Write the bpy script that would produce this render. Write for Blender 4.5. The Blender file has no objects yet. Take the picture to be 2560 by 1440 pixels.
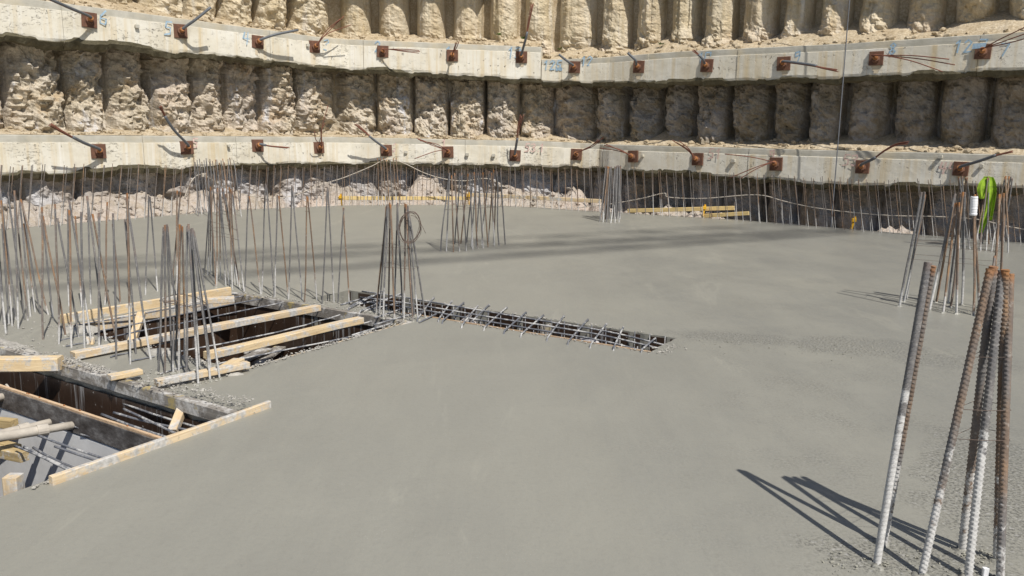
import bpy, math, random
import numpy as np
from mathutils import Vector, Matrix
random.seed(7); rng = np.random.RandomState(7)
S = bpy.context.scene
# ------------------------------------------------------------------ camera, sky, sun, exposure
F = 2054.0; H = 1.7; PIT = math.radians(10.6); ROL = 0.012
f_ = np.array([0, math.cos(PIT), -math.sin(PIT)]); r0 = np.array([1., 0, 0]); u0 = np.cross(r0, f_)
r_ = math.cos(ROL)*r0 + math.sin(ROL)*u0; u_ = -math.sin(ROL)*r0 + math.cos(ROL)*u0
cam_d = bpy.data.cameras.new('camera'); cam = bpy.data.objects.new('camera', cam_d)
S.collection.objects.link(cam); S.camera = cam
cam_d.sensor_width = 36; cam_d.lens = F/2560*36; cam_d.clip_start = 0.05; cam_d.clip_end = 600
cam.matrix_world = Matrix(((r_[0], u_[0], -f_[0], 0), (r_[1], u_[1], -f_[1], 0), (r_[2], u_[2], -f_[2], H), (0, 0, 0, 1)))
AZ, EL = math.radians(149.5), math.radians(53.2)
W = bpy.data.worlds.new("World"); S.world = W; W.use_nodes = True
nt = W.node_tree; sky = nt.nodes.new('ShaderNodeTexSky'); sky.sky_type = 'NISHITA'; sky.sun_disc = False
sky.sun_elevation = EL; sky.sun_rotation = AZ
bg = nt.nodes['Background']; bg.inputs['Strength'].default_value = 0.072
nt.links.new(sky.outputs[0], bg.inputs['Color'])
sd = bpy.data.lights.new('sun', 'SUN'); sd.energy = 4.6; sd.angle = math.radians(0.53); sd.color = (1.0, 0.955, 0.88)
sun = bpy.data.objects.new('sun', sd); S.collection.objects.link(sun)
SD = Vector((math.sin(AZ)*math.cos(EL), math.cos(AZ)*math.cos(EL), math.sin(EL)))
sun.rotation_euler = SD.to_track_quat('Z', 'Y').to_euler(); sun.location = (0, 0, 40)
S.view_settings.view_transform = 'Standard'; S.view_settings.look = 'None'; S.view_settings.exposure = 0.14; S.view_settings.gamma = 1
S.view_settings.use_curve_mapping = False
# ------------------------------------------------------------------ survey helpers (photo measurements -> ground points)
CAM = np.array([0, 0, H])
def ray(x, y): return f_ + r_*(x-1280)/F + u_*(720-y)/F
def gp(x, y, z=0.0):
    d = ray(x, y); return CAM + d*(z-H)/d[2]
def at(x, y, Y):
    d = ray(x, y); return CAM + d*Y/d[1]
A32 = math.radians(32); UU = np.array([math.sin(A32), math.cos(A32), 0]); VV = np.array([math.cos(A32), -math.sin(A32), 0])
def G(u, v, z=0.0): return UU*u + VV*v + np.array([0, 0, z])
# ------------------------------------------------------------------ object helpers
COL = S.collection
def link(o, parent=None):
    COL.objects.link(o)
    if parent is not None: o.parent = parent
    return o
def tag(o, label=None, cat=None, group=None, kind=None):
    if label: o['label'] = label
    if cat: o['category'] = cat
    if group: o['group'] = group
    if kind: o['kind'] = kind
    return o
def empty(name, loc, label, cat, group=None):
    o = bpy.data.objects.new(name, None); o.empty_display_size = .1; o.location = [float(c) for c in loc]
    return tag(link(o), label, cat, group)
def mk(name, verts, faces, mat, parent=None, smooth=False):
    m = bpy.data.meshes.new(name); m.from_pydata([tuple(map(float, v)) for v in verts], [], [tuple(int(i) for i in f) for f in faces]); m.update()
    if smooth: m.polygons.foreach_set('use_smooth', [True]*len(m.polygons))
    if mat: m.materials.append(mat)
    o = bpy.data.objects.new(name, m); link(o, parent)
    if parent is not None and parent.type == 'EMPTY' or (parent is not None):
        # mesh is in world coordinates: undo the parent's location
        w = parent
        off = Vector((0, 0, 0))
        while w is not None: off += w.location; w = w.parent
        o.location = -off
    return o
def gridmesh(name, P, mat, parent=None, smooth=True, extra=None):
    """P: array (n,m,3)"""
    n, m_, _ = P.shape
    idx = np.arange(n*m_).reshape(n, m_)
    q = np.stack([idx[:-1, :-1], idx[1:, :-1], idx[1:, 1:], idx[:-1, 1:]], -1).reshape(-1, 4)
    return npmesh(name, P.reshape(-1, 3), q, mat, parent, smooth)
def npmesh(name, V, Q, mat, parent=None, smooth=True):
    V = np.asarray(V, dtype=np.float32); Q = np.asarray(Q, dtype=np.int32); k = Q.shape[1]
    m = bpy.data.meshes.new(name); m.vertices.add(len(V)); m.vertices.foreach_set('co', V.ravel())
    m.loops.add(Q.size); m.loops.foreach_set('vertex_index', Q.ravel())
    m.polygons.add(len(Q)); m.polygons.foreach_set('loop_start', np.arange(0, Q.size, k, dtype=np.int32))
    m.update(calc_edges=True)
    m.polygons.foreach_set('use_smooth', np.full(len(Q), smooth))
    m.validate()
    if mat: m.materials.append(mat)
    o = bpy.data.objects.new(name, m); link(o, parent)
    w = parent; off = Vector((0, 0, 0))
    while w is not None: off += w.location; w = w.parent
    o.location = -off
    return o
def smoothpts(P, k=6):
    P = [np.array(p, float) for p in P]
    if len(P) < 3: return P
    Q = [2*P[0]-P[1]] + P + [2*P[-1]-P[-2]]; out = []
    for i in range(1, len(Q)-2):
        a, b, c, d = Q[i-1], Q[i], Q[i+1], Q[i+2]
        for j in range(k):
            t = j/k
            out.append(.5*((2*b)+(-a+c)*t+(2*a-5*b+4*c-d)*t*t+(-a+3*b-3*c+d)*t**3))
    out.append(P[-1]); return out
def tube_vf(P, rad, sides=8, base=0, cap=True):
    P = [np.array(p, float) for p in P]; n = len(P); V = []; Fc = []
    if not hasattr(rad, '__len__'): rad = [rad]*n
    up = np.array([0.13, 0.21, 0.97]); prev = None
    for i in range(n):
        t = P[min(i+1, n-1)]-P[max(i-1, 0)]; t /= (np.linalg.norm(t)+1e-9)
        if prev is None:
            a = np.cross(t, up)
            if np.linalg.norm(a) < .1: a = np.cross(t, [1, 0, 0])
        else: a = prev - t*(prev@t)
        a /= np.linalg.norm(a)+1e-9; prev = a; b = np.cross(t, a)
        for j in range(sides):
            th = 2*math.pi*j/sides; V.append(P[i]+rad[i]*(a*math.cos(th)+b*math.sin(th)))
    for i in range(n-1):
        for j in range(sides):
            j2 = (j+1) % sides
            Fc.append((base+i*sides+j, base+i*sides+j2, base+(i+1)*sides+j2, base+(i+1)*sides+j))
    if cap:
        Fc.append(tuple(base+j for j in reversed(range(sides)))); Fc.append(tuple(base+(n-1)*sides+j for j in range(sides)))
    return V, Fc
def tube(name, P, rad, mat, parent=None, sides=8, sm=True, k=6):
    V, Fc = tube_vf(smoothpts(P, k) if k else P, rad, sides)
    return mk(name, V, Fc, mat, parent, sm)
def multitube(name, lines, rad, mat, parent=None, sides=6, k=6):
    V = []; Fc = []
    for P in lines:
        v, f = tube_vf(smoothpts(P, k) if k else P, rad, sides, len(V)); V += v; Fc += f
    return mk(name, V, Fc, mat, parent, True)
def beamvf(P0, P1, w, h, upv=(0, 0, 1), bev=.004, warp=0.0, nseg=6, base=0, roll=0.):
    """timber with eased edges: w = width across, h = height"""
    P0 = np.array(P0, float); P1 = np.array(P1, float); L = np.linalg.norm(P1-P0); t = (P1-P0)/L
    s = np.cross(t, upv); s /= np.linalg.norm(s); b = np.cross(s, t)
    if roll: s, b = s*math.cos(roll)+b*math.sin(roll), b*math.cos(roll)-s*math.sin(roll)
    a, c = w/2, h/2
    sec = [(-a+bev, -c), (a-bev, -c), (a, -c+bev), (a, c-bev), (a-bev, c), (-a+bev, c), (-a, c-bev), (-a, -c+bev)]
    V = []; Fc = []
    ph = random.uniform(0, 6)
    for i in range(nseg+1):
        f = i/nseg; o = s*warp*math.sin(f*3.1+ph) + b*warp*.6*math.sin(f*4.3+ph*2)
        for x, y in sec:
            jx = random.uniform(-.0012, .0012)
            V.append(P0+(P1-P0)*f+o+s*(x+jx)+b*(y+jx))
    for i in range(nseg):
        for j in range(8):
            Fc.append((base+i*8+j, base+i*8+(j+1) % 8, base+(i+1)*8+(j+1) % 8, base+(i+1)*8+j))
    Fc.append(tuple(base+j for j in reversed(range(8)))); Fc.append(tuple(base+nseg*8+j for j in range(8)))
    return V, Fc
def timber(name, P0, P1, w, h, mat, parent=None, upv=(0, 0, 1), bev=.004, warp=.002, roll=0.):
    """mesh local X runs along the timber so the grain follows it"""
    P0 = np.array(P0, float); P1 = np.array(P1, float); L = float(np.linalg.norm(P1-P0)); t = (P1-P0)/L
    s = np.cross(t, upv); s /= np.linalg.norm(s); b = np.cross(s, t)
    V, Fc = beamvf((0, 0, 0), (L, 0, 0), w, h, (0, 0, 1), bev, warp, max(3, int(L/.25)), roll=roll)
    m = bpy.data.meshes.new(name); m.from_pydata([tuple(map(float, v)) for v in V], [], Fc); m.update(); m.materials.append(mat)
    o = bpy.data.objects.new(name, m); link(o, parent)
    M = Matrix(((t[0], -s[0], b[0], P0[0]), (t[1], -s[1], b[1], P0[1]), (t[2], -s[2], b[2], P0[2]), (0, 0, 0, 1)))
    w_ = parent; off = Vector((0, 0, 0))
    while w_ is not None: off += w_.location; w_ = w_.parent
    M.translation = M.translation - off
    o.matrix_local = M if parent is not None else M
    return o
# ------------------------------------------------------------------ vector noise
def _h(ix, iy, iz, s):
    n = (ix*374761393 + iy*668265263 + iz*2147483647 + s*1274126177) & 0xffffffff
    n = ((n ^ (n >> 13))*1274126177) & 0xffffffff
    n = ((n ^ (n >> 16))*2246822519) & 0xffffffff
    return ((n ^ (n >> 15)) & 0xffffff)/float(0xffffff)
def vnoise(P, s=0):
    P = np.asarray(P, float); i = np.floor(P).astype(np.int64); f = P-i; f = f*f*(3-2*f); r = 0
    for a in (0, 1):
        for b in (0, 1):
            for c in (0, 1):
                w = (f[..., 0] if a else 1-f[..., 0])*(f[..., 1] if b else 1-f[..., 1])*(f[..., 2] if c else 1-f[..., 2])
                r = r + w*_h(i[..., 0]+a, i[..., 1]+b, i[..., 2]+c, s)
    return r*2-1
def fbm(P, o=4, s=0, g=.5):
    r = 0; a = 1.; t = 0
    for k in range(o): r = r+a*vnoise(P*(2.03**k)+k*7.3, s+k); t += a; a *= g
    return r/t
def cell(P, s=0):
    """distance to nearest and a random value per cell"""
    P = np.asarray(P, float); i = np.floor(P).astype(np.int64); best = np.full(P.shape[:-1], 9.); val = np.zeros(P.shape[:-1]); sec = best.copy()
    for a in (-1, 0, 1):
        for b in (-1, 0, 1):
            for c in (-1, 0, 1):
                q = i+np.array([a, b, c]); x, y, z = q[..., 0], q[..., 1], q[..., 2]
                pt = np.stack([x+_h(x, y, z, s), y+_h(x, y, z, s+11), z+_h(x, y, z, s+23)], -1)
                d = np.sqrt(((pt-P)**2).sum(-1)); m = d < best
                sec = np.where(m, best, np.minimum(sec, d)); val = np.where(m, _h(x, y, z, s+31), val); best = np.where(m, d, best)
    return best, sec, val
# ------------------------------------------------------------------ materials
class NB:
    def __init__(s, name):
        s.m = bpy.data.materials.new(name); s.m.use_nodes = True; s.t = s.m.node_tree; s.N = s.t.nodes; s.L = s.t.links
        s.b = s.N['Principled BSDF']; s.tc = s.N.new('ShaderNodeTexCoord'); s.geo = s.N.new('ShaderNodeNewGeometry')
    def lk(s, a, b):
        if isinstance(a, (int, float)): b.default_value = a
        elif isinstance(a, (tuple, list)): b.default_value = a if len(a) == len(b.default_value) else tuple(a)+(1,)
        else: s.L.new(a, b)
    def pos(s, sc=(1, 1, 1), src=None, rot=(0, 0, 0)):
        n = s.N.new('ShaderNodeMapping'); s.lk(src or s.geo.outputs['Position'], n.inputs[0]); n.inputs['Scale'].default_value = sc; n.inputs['Rotation'].default_value = rot
        return n.outputs[0]
    def noise(s, vec, sc=5, det=4, rough=.55, dist=0.):
        n = s.N.new('ShaderNodeTexNoise'); s.lk(vec, n.inputs['Vector']); n.inputs['Scale'].default_value = sc
        n.inputs['Detail'].default_value = det; n.inputs['Roughness'].default_value = rough; n.inputs['Distortion'].default_value = dist
        return n.outputs['Fac']
    def vor(s, vec, sc=5, feat='F1', out='Distance'):
        n = s.N.new('ShaderNodeTexVoronoi'); n.feature = feat; s.lk(vec, n.inputs['Vector']); n.inputs['Scale'].default_value = sc
        return n.outputs[out]
    def ramp(s, fac, pts):
        n = s.N.new('ShaderNodeValToRGB'); e = n.color_ramp.elements
        while len(e) < len(pts): e.new(.5)
        for i, (p, c) in enumerate(pts):
            e[i].position = p; e[i].color = (c, c, c, 1) if isinstance(c, (int, float)) else tuple(c)+(1,)
        s.lk(fac, n.inputs[0]); return n.outputs[0]
    def mix(s, f, a, b, mode='MIX'):
        n = s.N.new('ShaderNodeMix'); n.data_type = 'RGBA'; n.blend_type = mode
        s.lk(f, n.inputs[0]); s.lk(a, n.inputs[6]); s.lk(b, n.inputs[7]); return n.outputs[2]
    def math(s, op, a, b=0.5, c=0.):
        n = s.N.new('ShaderNodeMath'); n.operation = op; s.lk(a, n.inputs[0]); s.lk(b, n.inputs[1]); s.lk(c, n.inputs[2]); return n.outputs[0]
    def sep(s, v):
        n = s.N.new('ShaderNodeSeparateXYZ'); s.lk(v, n.inputs[0]); return n.outputs
    def rnd(s):
        n = s.N.new('ShaderNodeObjectInfo'); return n.outputs['Random']
    def bump(s, h, st=.5, dist=.01, nrm=None):
        n = s.N.new('ShaderNodeBump'); n.inputs['Strength'].default_value = st; n.inputs['Distance'].default_value = dist; s.lk(h, n.inputs['Height'])
        if nrm is not None: s.lk(nrm, n.inputs['Normal'])
        return n.outputs[0]
    def fin(s, col, rough=.8, nrm=None, metal=0., spec=.5):
        s.lk(col, s.b.inputs['Base Color']); s.lk(rough, s.b.inputs['Roughness']); s.lk(metal, s.b.inputs['Metallic']); s.b.inputs['Specular IOR Level'].default_value = spec
        if nrm is not None: s.lk(nrm, s.b.inputs['Normal'])
        return s.m
def m_slab():
    n = NB('wet_concrete'); p = n.pos()
    big = n.noise(p, .35, 5, .6, .4); mid = n.noise(n.pos((1, .35, 1), rot=(0, 0, .5)), 2.2, 5, .6, .3)
    fine = n.noise(p, 60, 4, .7); grit = n.vor(p, 130)
    c = n.ramp(big, [(.3, (.232, .226, .196)), (.5, (.256, .249, .215)), (.7, (.280, .270, .228))])
    c = n.mix(n.ramp(mid, [(.4, 0), (.7, .5)]), c, (.290, .282, .242))
    c = n.mix(n.ramp(fine, [(.62, 0), (.8, .22)]), c, (.17, .165, .14))
    # gravelly strips left behind the screed
    def blob(x, y, rx, ry, rot):
        g = gp(x, y); m = n.N.new('ShaderNodeMapping'); m.vector_type = 'TEXTURE'; n.lk(n.geo.outputs['Position'], m.inputs[0])
        m.inputs['Location'].default_value = (g[0], g[1], 0); m.inputs['Rotation'].default_value = (0, 0, rot); m.inputs['Scale'].default_value = (rx, ry, 1e3)
        l = n.N.new('ShaderNodeVectorMath'); l.operation = 'LENGTH'; n.lk(m.outputs[0], l.inputs[0]); return l.outputs['Value']
    d = n.math('MINIMUM', blob(1850, 845, .75, .28, -.3), blob(2150, 865, .75, .42, -.1))
    d = n.math('MINIMUM', d, blob(2480, 1200, .42, 1.1, -.5)); d = n.math('MINIMUM', d, blob(2400, 775, .7, .22, -.5))
    d = n.math('MINIMUM', d, blob(2280, 1400, .5, .22, -.3)); d = n.math('MINIMUM', d, blob(2400, 905, .7, .3, -.2))
    d = n.math('ADD', d, n.math('MULTIPLY', n.math('SUBTRACT', n.noise(p, 5, 5, .7), .5), 1.5))
    msk = n.ramp(d, [(.6, 1), (1.15, 0)]); gxx = n.sep(n.geo.outputs['Position'])[0]
    msk = n.math('MAXIMUM', msk, n.math('MULTIPLY', n.ramp(n.math('MULTIPLY_ADD', gxx, .6, .1), [(.3, 0), (1, .55)]), n.ramp(n.noise(p, 1.3, 4, .7), [(.46, 0), (.66, 1)])))
    gr = n.noise(p, 62, 4, .65)
    c = n.mix(n.math('MULTIPLY', msk, n.ramp(gr, [(.46, 0), (.60, .9)])), c, (.09, .088, .078))
    c = n.mix(n.math('MULTIPLY', msk, n.ramp(n.noise(p, 48, 3, .6), [(.56, 0), (.68, .7)])), c, (.42, .41, .39))
    c = n.mix(n.math('MULTIPLY', n.ramp(n.noise(p, 150, 2, .5), [(.70, 0), (.74, .8)]), n.ramp(n.noise(p, 3, 3), [(.5, 0), (.7, 1)])), c, (.6, .58, .55))
    h1 = n.math('MULTIPLY', grit, .15); h2 = n.math('MULTIPLY', n.math('MULTIPLY', gr, msk), 1.3)
    h = n.math('ADD', n.math('ADD', fine, h1), h2)
    lo = n.noise(n.pos((1, .4, 1), rot=(0, 0, .9)), 6, 4, .6)
    sw = n.noise(n.pos((1, .09, 1), rot=(0, 0, .35)), 9, 5, .65, .5); sw2 = n.noise(n.pos((.10, 1, 1), rot=(0, 0, -.5)), 11, 4, .65, .6)
    nr = n.bump(lo, .35, .02); nr = n.bump(n.math('ADD', sw, sw2), .10, .006, nr); nr = n.bump(h, .26, .006, nr)
    gx = n.sep(n.geo.outputs['Position']); wet = n.math('ADD', n.math('MULTIPLY', gx[0], .06), n.math('MULTIPLY', n.math('SUBTRACT', n.noise(n.pos((1, .45, 1), rot=(0, 0, .4)), .7, 5, .65, .5), .5), 1.1))
    c = n.mix(n.ramp(wet, [(.05, 0), (.55, .55)]), c, (.200, .207, .203))  # wetter towards the right, with the sky's bluish reflection painted into the colour
    c = n.mix(n.ramp(n.noise(p, 32, 4, .7), [(.5, 0), (.7, .16)]), c, (.16, .155, .135))
    c = n.mix(n.ramp(n.noise(p, 1.7, 4, .65, .8), [(.52, 0), (.66, .2)]), c, (.305, .295, .252))
    c = n.mix(n.math('MULTIPLY', n.ramp(sw, [(.52, 0), (.7, 1)]), .09), c, (.32, .31, .26))
    c = n.mix(n.ramp(n.vor(p, 75), [(.04, .5), (.13, 0)]), c, (.13, .125, .11))
    c = n.mix(n.ramp(n.noise(n.pos((1, .2, 1), rot=(0, 0, 1.1)), 1.1, 5, .7, 1.2), [(.60, 0), (.66, .22), (.70, 0)]), c, (.40, .385, .32))
    rgh = n.ramp(wet, [(-.0, .50), (.5, .28)])
    return n.fin(c, rgh, nr, 0, .5)
def m_rock(pale=False):
    n = NB('broken_soil_rock' if not pale else 'pale_rubble'); p = n.pos(); z = n.sep(n.geo.outputs['Position'])
    a = n.noise(p, 1.1, 5, .65, .6); b = n.noise(p, 6, 6, .7)
    if pale: c = n.ramp(a, [(.28, (.36, .32, .28)), (.5, (.46, .41, .36)), (.74, (.40, .375, .345))])
    else: c = n.ramp(a, [(.28, (.52, .42, .27)), (.45, (.66, .575, .44)), (.58, (.73, .65, .53)), (.74, (.56, .52, .47))])
    c = n.mix(n.ramp(b, [(.33, .7), (.52, 0)]), c, (.36, .285, .19))
    c = n.mix(n.ramp(n.noise(p, .55, 3, .6), [(.45, 0), (.62, .5)]), c, (.60, .49, .42))
    if not pale: c = n.mix(n.ramp(n.noise(p, 1.9, 5, .7, .8), [(.54, 0), (.64, .6)]), c, (.50, .34, .17))
    if not pale: c = n.mix(n.ramp(n.noise(n.pos((1, 1, .7)), .9, 4, .65), [(.55, 0), (.68, .6)]), c, (.40, .385, .37))
    if not pale: c = n.mix(n.math('MULTIPLY', n.rnd(), .22), c, (.42, .38, .31))
    c = n.mix(n.ramp(n.noise(p, 17, 5, .7), [(.5, 0), (.72, .6)]), c, (.78, .70, .57) if not pale else (.56, .51, .45))
    c = n.mix(n.ramp(n.vor(n.pos((1, 1, 1.3)), 9, 'DISTANCE_TO_EDGE'), [(.0, .5), (.05, 0)]), c, (.20, .15, .10))
    if not pale:
        st = n.noise(n.pos((1.6, 1.6, .28)), 1.5, 4, .6, .4)
        c = n.mix(n.ramp(st, [(.59, 0), (.68, .8)]), c, (.70, .72, .78))
        st2 = n.noise(n.pos((5, 5, .2)), 2.2, 4, .6)
        c = n.mix(n.ramp(st2, [(.5, 0), (.66, .55)]), c, (.28, .25, .19))
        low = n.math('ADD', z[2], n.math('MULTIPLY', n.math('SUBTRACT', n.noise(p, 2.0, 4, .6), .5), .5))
        c = n.mix(n.ramp(n.math('MULTIPLY_ADD', low, .5, .0), [(.33, .85), (.5, 0)]), c, n.mix(n.ramp(n.noise(n.pos((1, 1, .6)), 1.1, 4, .6, .5), [(.42, 0), (.62, 1)]), (.36, .32, .29), (.58, .59, .63)))  # shade under the lower beam put into the colour: wall foot darker, partly bluish
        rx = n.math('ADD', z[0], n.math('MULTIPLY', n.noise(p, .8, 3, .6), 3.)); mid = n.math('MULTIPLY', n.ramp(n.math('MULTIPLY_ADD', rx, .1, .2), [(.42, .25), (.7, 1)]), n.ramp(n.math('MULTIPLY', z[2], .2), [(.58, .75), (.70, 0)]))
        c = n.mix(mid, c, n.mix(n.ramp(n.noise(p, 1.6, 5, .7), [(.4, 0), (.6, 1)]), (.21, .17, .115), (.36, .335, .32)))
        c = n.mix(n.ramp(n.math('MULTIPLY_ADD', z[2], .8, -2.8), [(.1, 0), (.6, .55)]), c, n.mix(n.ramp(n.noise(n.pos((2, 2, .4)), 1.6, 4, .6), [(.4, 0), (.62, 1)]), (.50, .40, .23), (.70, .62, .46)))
    h = n.math('ADD', b, n.math('MULTIPLY', n.noise(p, 26, 5, .75), .6)); vv = n.vor(n.pos((1, 1, 1.4)), 13)
    nr = n.bump(h, .6, .06); nr = n.bump(vv, .4, .03, nr); nr = n.bump(n.noise(p, 42, 4, .75), .6, .025, nr)
    return n.fin(c, .95, nr, 0, .12)
def m_soil():
    n = NB('loose_soil'); p = n.pos(); a = n.noise(p, 2.5, 5, .65)
    c = n.ramp(a, [(.3, (.43, .345, .23)), (.55, (.57, .485, .355)), (.75, (.63, .56, .45))])
    c = n.mix(n.ramp(n.noise(p, 22, 4, .7), [(.42, .5), (.6, 0)]), c, (.24, .17, .09))
    nr = n.bump(n.noise(p, 25, 5, .75), .8, .03)
    return n.fin(c, .95, nr, 0, .15)
def m_rubble(name, cs):
    n = NB(name); c = n.ramp(n.rnd(), [(0, cs[0]), (1, cs[1])]); c = n.mix(n.ramp(n.noise(n.pos(), 9, 4, .7), [(.35, .7), (.65, 0)]), c, cs[2])
    return n.fin(c, .95, n.bump(n.noise(n.pos(), 40, 4, .7), .6, .01), 0, .2)
def m_waler():
    n = NB('cast_concrete'); p = n.pos(); a = n.noise(p, 1.2, 5, .6)
    c = n.ramp(a, [(.3, (.58, .53, .42)), (.5, (.69, .65, .55)), (.7, (.74, .715, .64))])
    st = n.noise(n.pos((4, 4, .16)), 1.6, 4, .6)
    c = n.mix(n.ramp(st, [(.50, 0), (.68, .65)]), c, (.58, .45, .25))
    st = n.noise(n.pos((7, 7, .22)), 2.1, 3, .6)
    c = n.mix(n.ramp(st, [(.55, 0), (.75, .6)]), c, (.80, .78, .73))
    c = n.mix(n.ramp(n.noise(p, 3, 5, .7), [(.56, 0), (.72, .4)]), c, (.42, .40, .35))
    # chips and voids printed by the soil-side forms
    ck = n.noise(n.pos((1, 1, 2.5)), 8, 4, .65, 1.2); area = n.ramp(n.noise(p, 1.7, 3, .5), [(.48, 0), (.62, 1)])
    thin = n.ramp(ck, [(.58, 0), (.60, 1), (.63, 0)])
    ck2 = n.ramp(n.noise(n.pos((1, 1, .6), rot=(.4, .3, 1)), 13, 3, .55, .6), [(.66, 0), (.70, 1)])
    dk = n.math('MAXIMUM', n.math('MULTIPLY', thin, area), n.math('MULTIPLY', ck2, n.ramp(n.noise(p, 2.3, 2), [(.4, .2), (.6, 1)])))
    c = n.mix(n.math('MULTIPLY', dk, .85), c, (.09, .075, .05))
    nr = n.bump(n.noise(p, 7, 5, .6), .3, .03); nr = n.bump(n.math('MULTIPLY', dk, -1.), .7, .012, nr)
    return n.fin(c, .85, nr, 0, .3)
def m_wcap():
    n = NB('grey_cap_concrete'); p = n.pos()
    c = n.ramp(n.noise(n.pos((1, 1, .5)), 3, 5, .6), [(.3, (.38, .36, .30)), (.55, (.47, .45, .39)), (.75, (.56, .53, .46))])
    c = n.mix(n.ramp(n.noise(p, 1.4, 3, .6), [(.5, 0), (.68, .5)]), c, (.55, .46, .3))
    return n.fin(c, .9, n.bump(n.noise(p, 12, 5, .7), .4, .02), 0, .3)
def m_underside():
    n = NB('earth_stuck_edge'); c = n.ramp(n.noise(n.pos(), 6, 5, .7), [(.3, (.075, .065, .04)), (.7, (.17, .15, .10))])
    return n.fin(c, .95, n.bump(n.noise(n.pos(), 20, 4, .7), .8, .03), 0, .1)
def m_bar(name='rebar_steel', splash=(-.08, .36), rusty=(.0, 1.0), tip=.035, patchy=.35):
    n = NB(name); r = n.rnd(); g = n.sep(n.tc.outputs['Generated']); p = n.pos()
    r2 = n.math('FRACT', n.math('MULTIPLY', r, 37.7))
    st = n.ramp(n.noise(n.pos((1, 1, .4)), 35, 3, .6), [(.3, (.075, .08, .095)), (.7, (.17, .165, .165))])
    ru = n.ramp(n.noise(n.pos((1, 1, .3)), 28, 4, .6), [(.3, (.10, .06, .04)), (.55, (.20, .12, .07)), (.75, (.36, .19, .075))])
    fac = n.math('ADD', n.math('MULTIPLY', n.math('SUBTRACT', r2, .42), 2.6), n.math('MULTIPLY', n.math('SUBTRACT', n.noise(n.pos((1, 1, .25)), 9, 3, .6), .5), 2.2))
    fac = n.ramp(fac, [(max(0, .2), rusty[0]), (.75, rusty[1])])
    c = n.mix(fac, st, ru)
    c = n.mix(n.ramp(n.noise(p, 45, 4, .7), [(.55, 0), (.68, .5)]), c, (.42, .40, .37))
    c = n.mix(.16, c, (.33, .30, .26))
    lim = n.math('MULTIPLY_ADD', r, splash[1]-splash[0], splash[0])
    d = n.math('SUBTRACT', n.math('ADD', lim, n.math('MULTIPLY', n.math('SUBTRACT', n.noise(p, 16, 4, .7), .5), patchy)), g[2])
    c = n.mix(n.ramp(n.math('MULTIPLY_ADD', d, 6, .5), [(.2, 0), (.8, .92)]), c, n.ramp(n.noise(p, 60, 3, .6), [(.3, (.42, .41, .40)), (.7, (.64, .63, .61))]))
    c = n.mix(n.math('MULTIPLY', n.ramp(r2, [(.35, .15), (.75, 1)]), n.ramp(g[2], [(1-tip-.01, 0), (1-tip+.015, .85)])), c, (.34, .145, .045))
    return n.fin(c, .7, n.bump(n.noise(p, 220, 3, .6), .4, .002), 0, .4)
def m_bardirty():
    n = NB('splashed_rebar'); p = n.pos(); r = n.rnd()
    c = n.ramp(n.noise(p, 30, 3, .6), [(.3, (.09, .10, .125)), (.7, (.17, .17, .18))])
    c = n.mix(n.ramp(n.math('ADD', n.noise(p, 7, 5, .75), n.math('MULTIPLY', r, .1)), [(.55, 0), (.66, .9)]), c, (.52, .51, .49))
    return n.fin(c, .65, n.bump(n.noise(p, 150, 3, .6), .5, .003), 0, .4)
def m_rust(name, a, b):
    n = NB(name); p = n.pos(); c = n.ramp(n.noise(p, 12, 5, .7), [(.3, a), (.7, b)])
    return n.fin(c, .85, n.bump(n.noise(p, 60, 4, .7), .4, .004), 0, .3)
def m_plain(name, col, rough=.7, var=.25, sc=15, spec=.4, bump=.2):
    n = NB(name); p = n.pos(); k = tuple(x*(1-var) for x in col)
    c = n.ramp(n.noise(p, sc, 5, .65), [(.3, k), (.65, col)])
    return n.fin(c, rough, n.bump(n.noise(p, sc*4, 3, .6), bump, .004), 0, spec)
def m_wood(name, c1, c2, splash=.0, dirt=.3, foam=False):
    n = NB(name); o = n.tc.outputs['Object']; r = n.rnd()
    q = n.pos((.7, 9, 9), src=o); off = n.N.new('ShaderNodeVectorMath'); off.operation = 'ADD'; n.lk(q, off.inputs[0])
    cb = n.N.new('ShaderNodeCombineXYZ'); n.lk(n.math('MULTIPLY', r, 50.), cb.inputs[0]); n.lk(n.math('MULTIPLY', r, 17.), cb.inputs[1]); n.lk(cb.outputs[0], off.inputs[1])
    gr = n.noise(off.outputs[0], 4.5, 5, .6, 1.2)
    c = n.ramp(gr, [(.3, c1), (.5, tuple((x+y)/2 for x, y in zip(c1, c2))), (.68, c2)])
    c = n.mix(n.ramp(n.noise(n.pos((.5, 2, 2), src=o), 3, 4, .6), [(.5, 0), (.75, dirt)]), c, tuple(x*.55 for x in c1))
    c = n.mix(n.math('MULTIPLY', r, .25), c, tuple(x*.7 for x in c1))
    if splash > 0:
        sp = n.ramp(n.noise(n.pos(), 7, 6, .75), [(.62-splash*.22, 0), (.70-splash*.18, 1)])
        c = n.mix(sp, c, n.ramp(n.noise(n.pos(), 40, 3, .6), [(.3, (.36, .35, .33)), (.7, (.60, .58, .55))]))
    if foam: c = n.mix(n.ramp(n.noise(n.pos(), 5.5, 5, .7), [(.58, 0), (.64, .8)]), c, (.42, .33, .13))
    c = n.mix(n.ramp(n.noise(n.pos(), 55, 3, .6), [(.60, 0), (.7, .5)]), c, (.30, .26, .2))
    return n.fin(c, .8, n.bump(n.math('ADD', gr, n.math('MULTIPLY', n.noise(n.pos(), 40, 4, .7), .5)), .5, .005), 0, .3)
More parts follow.
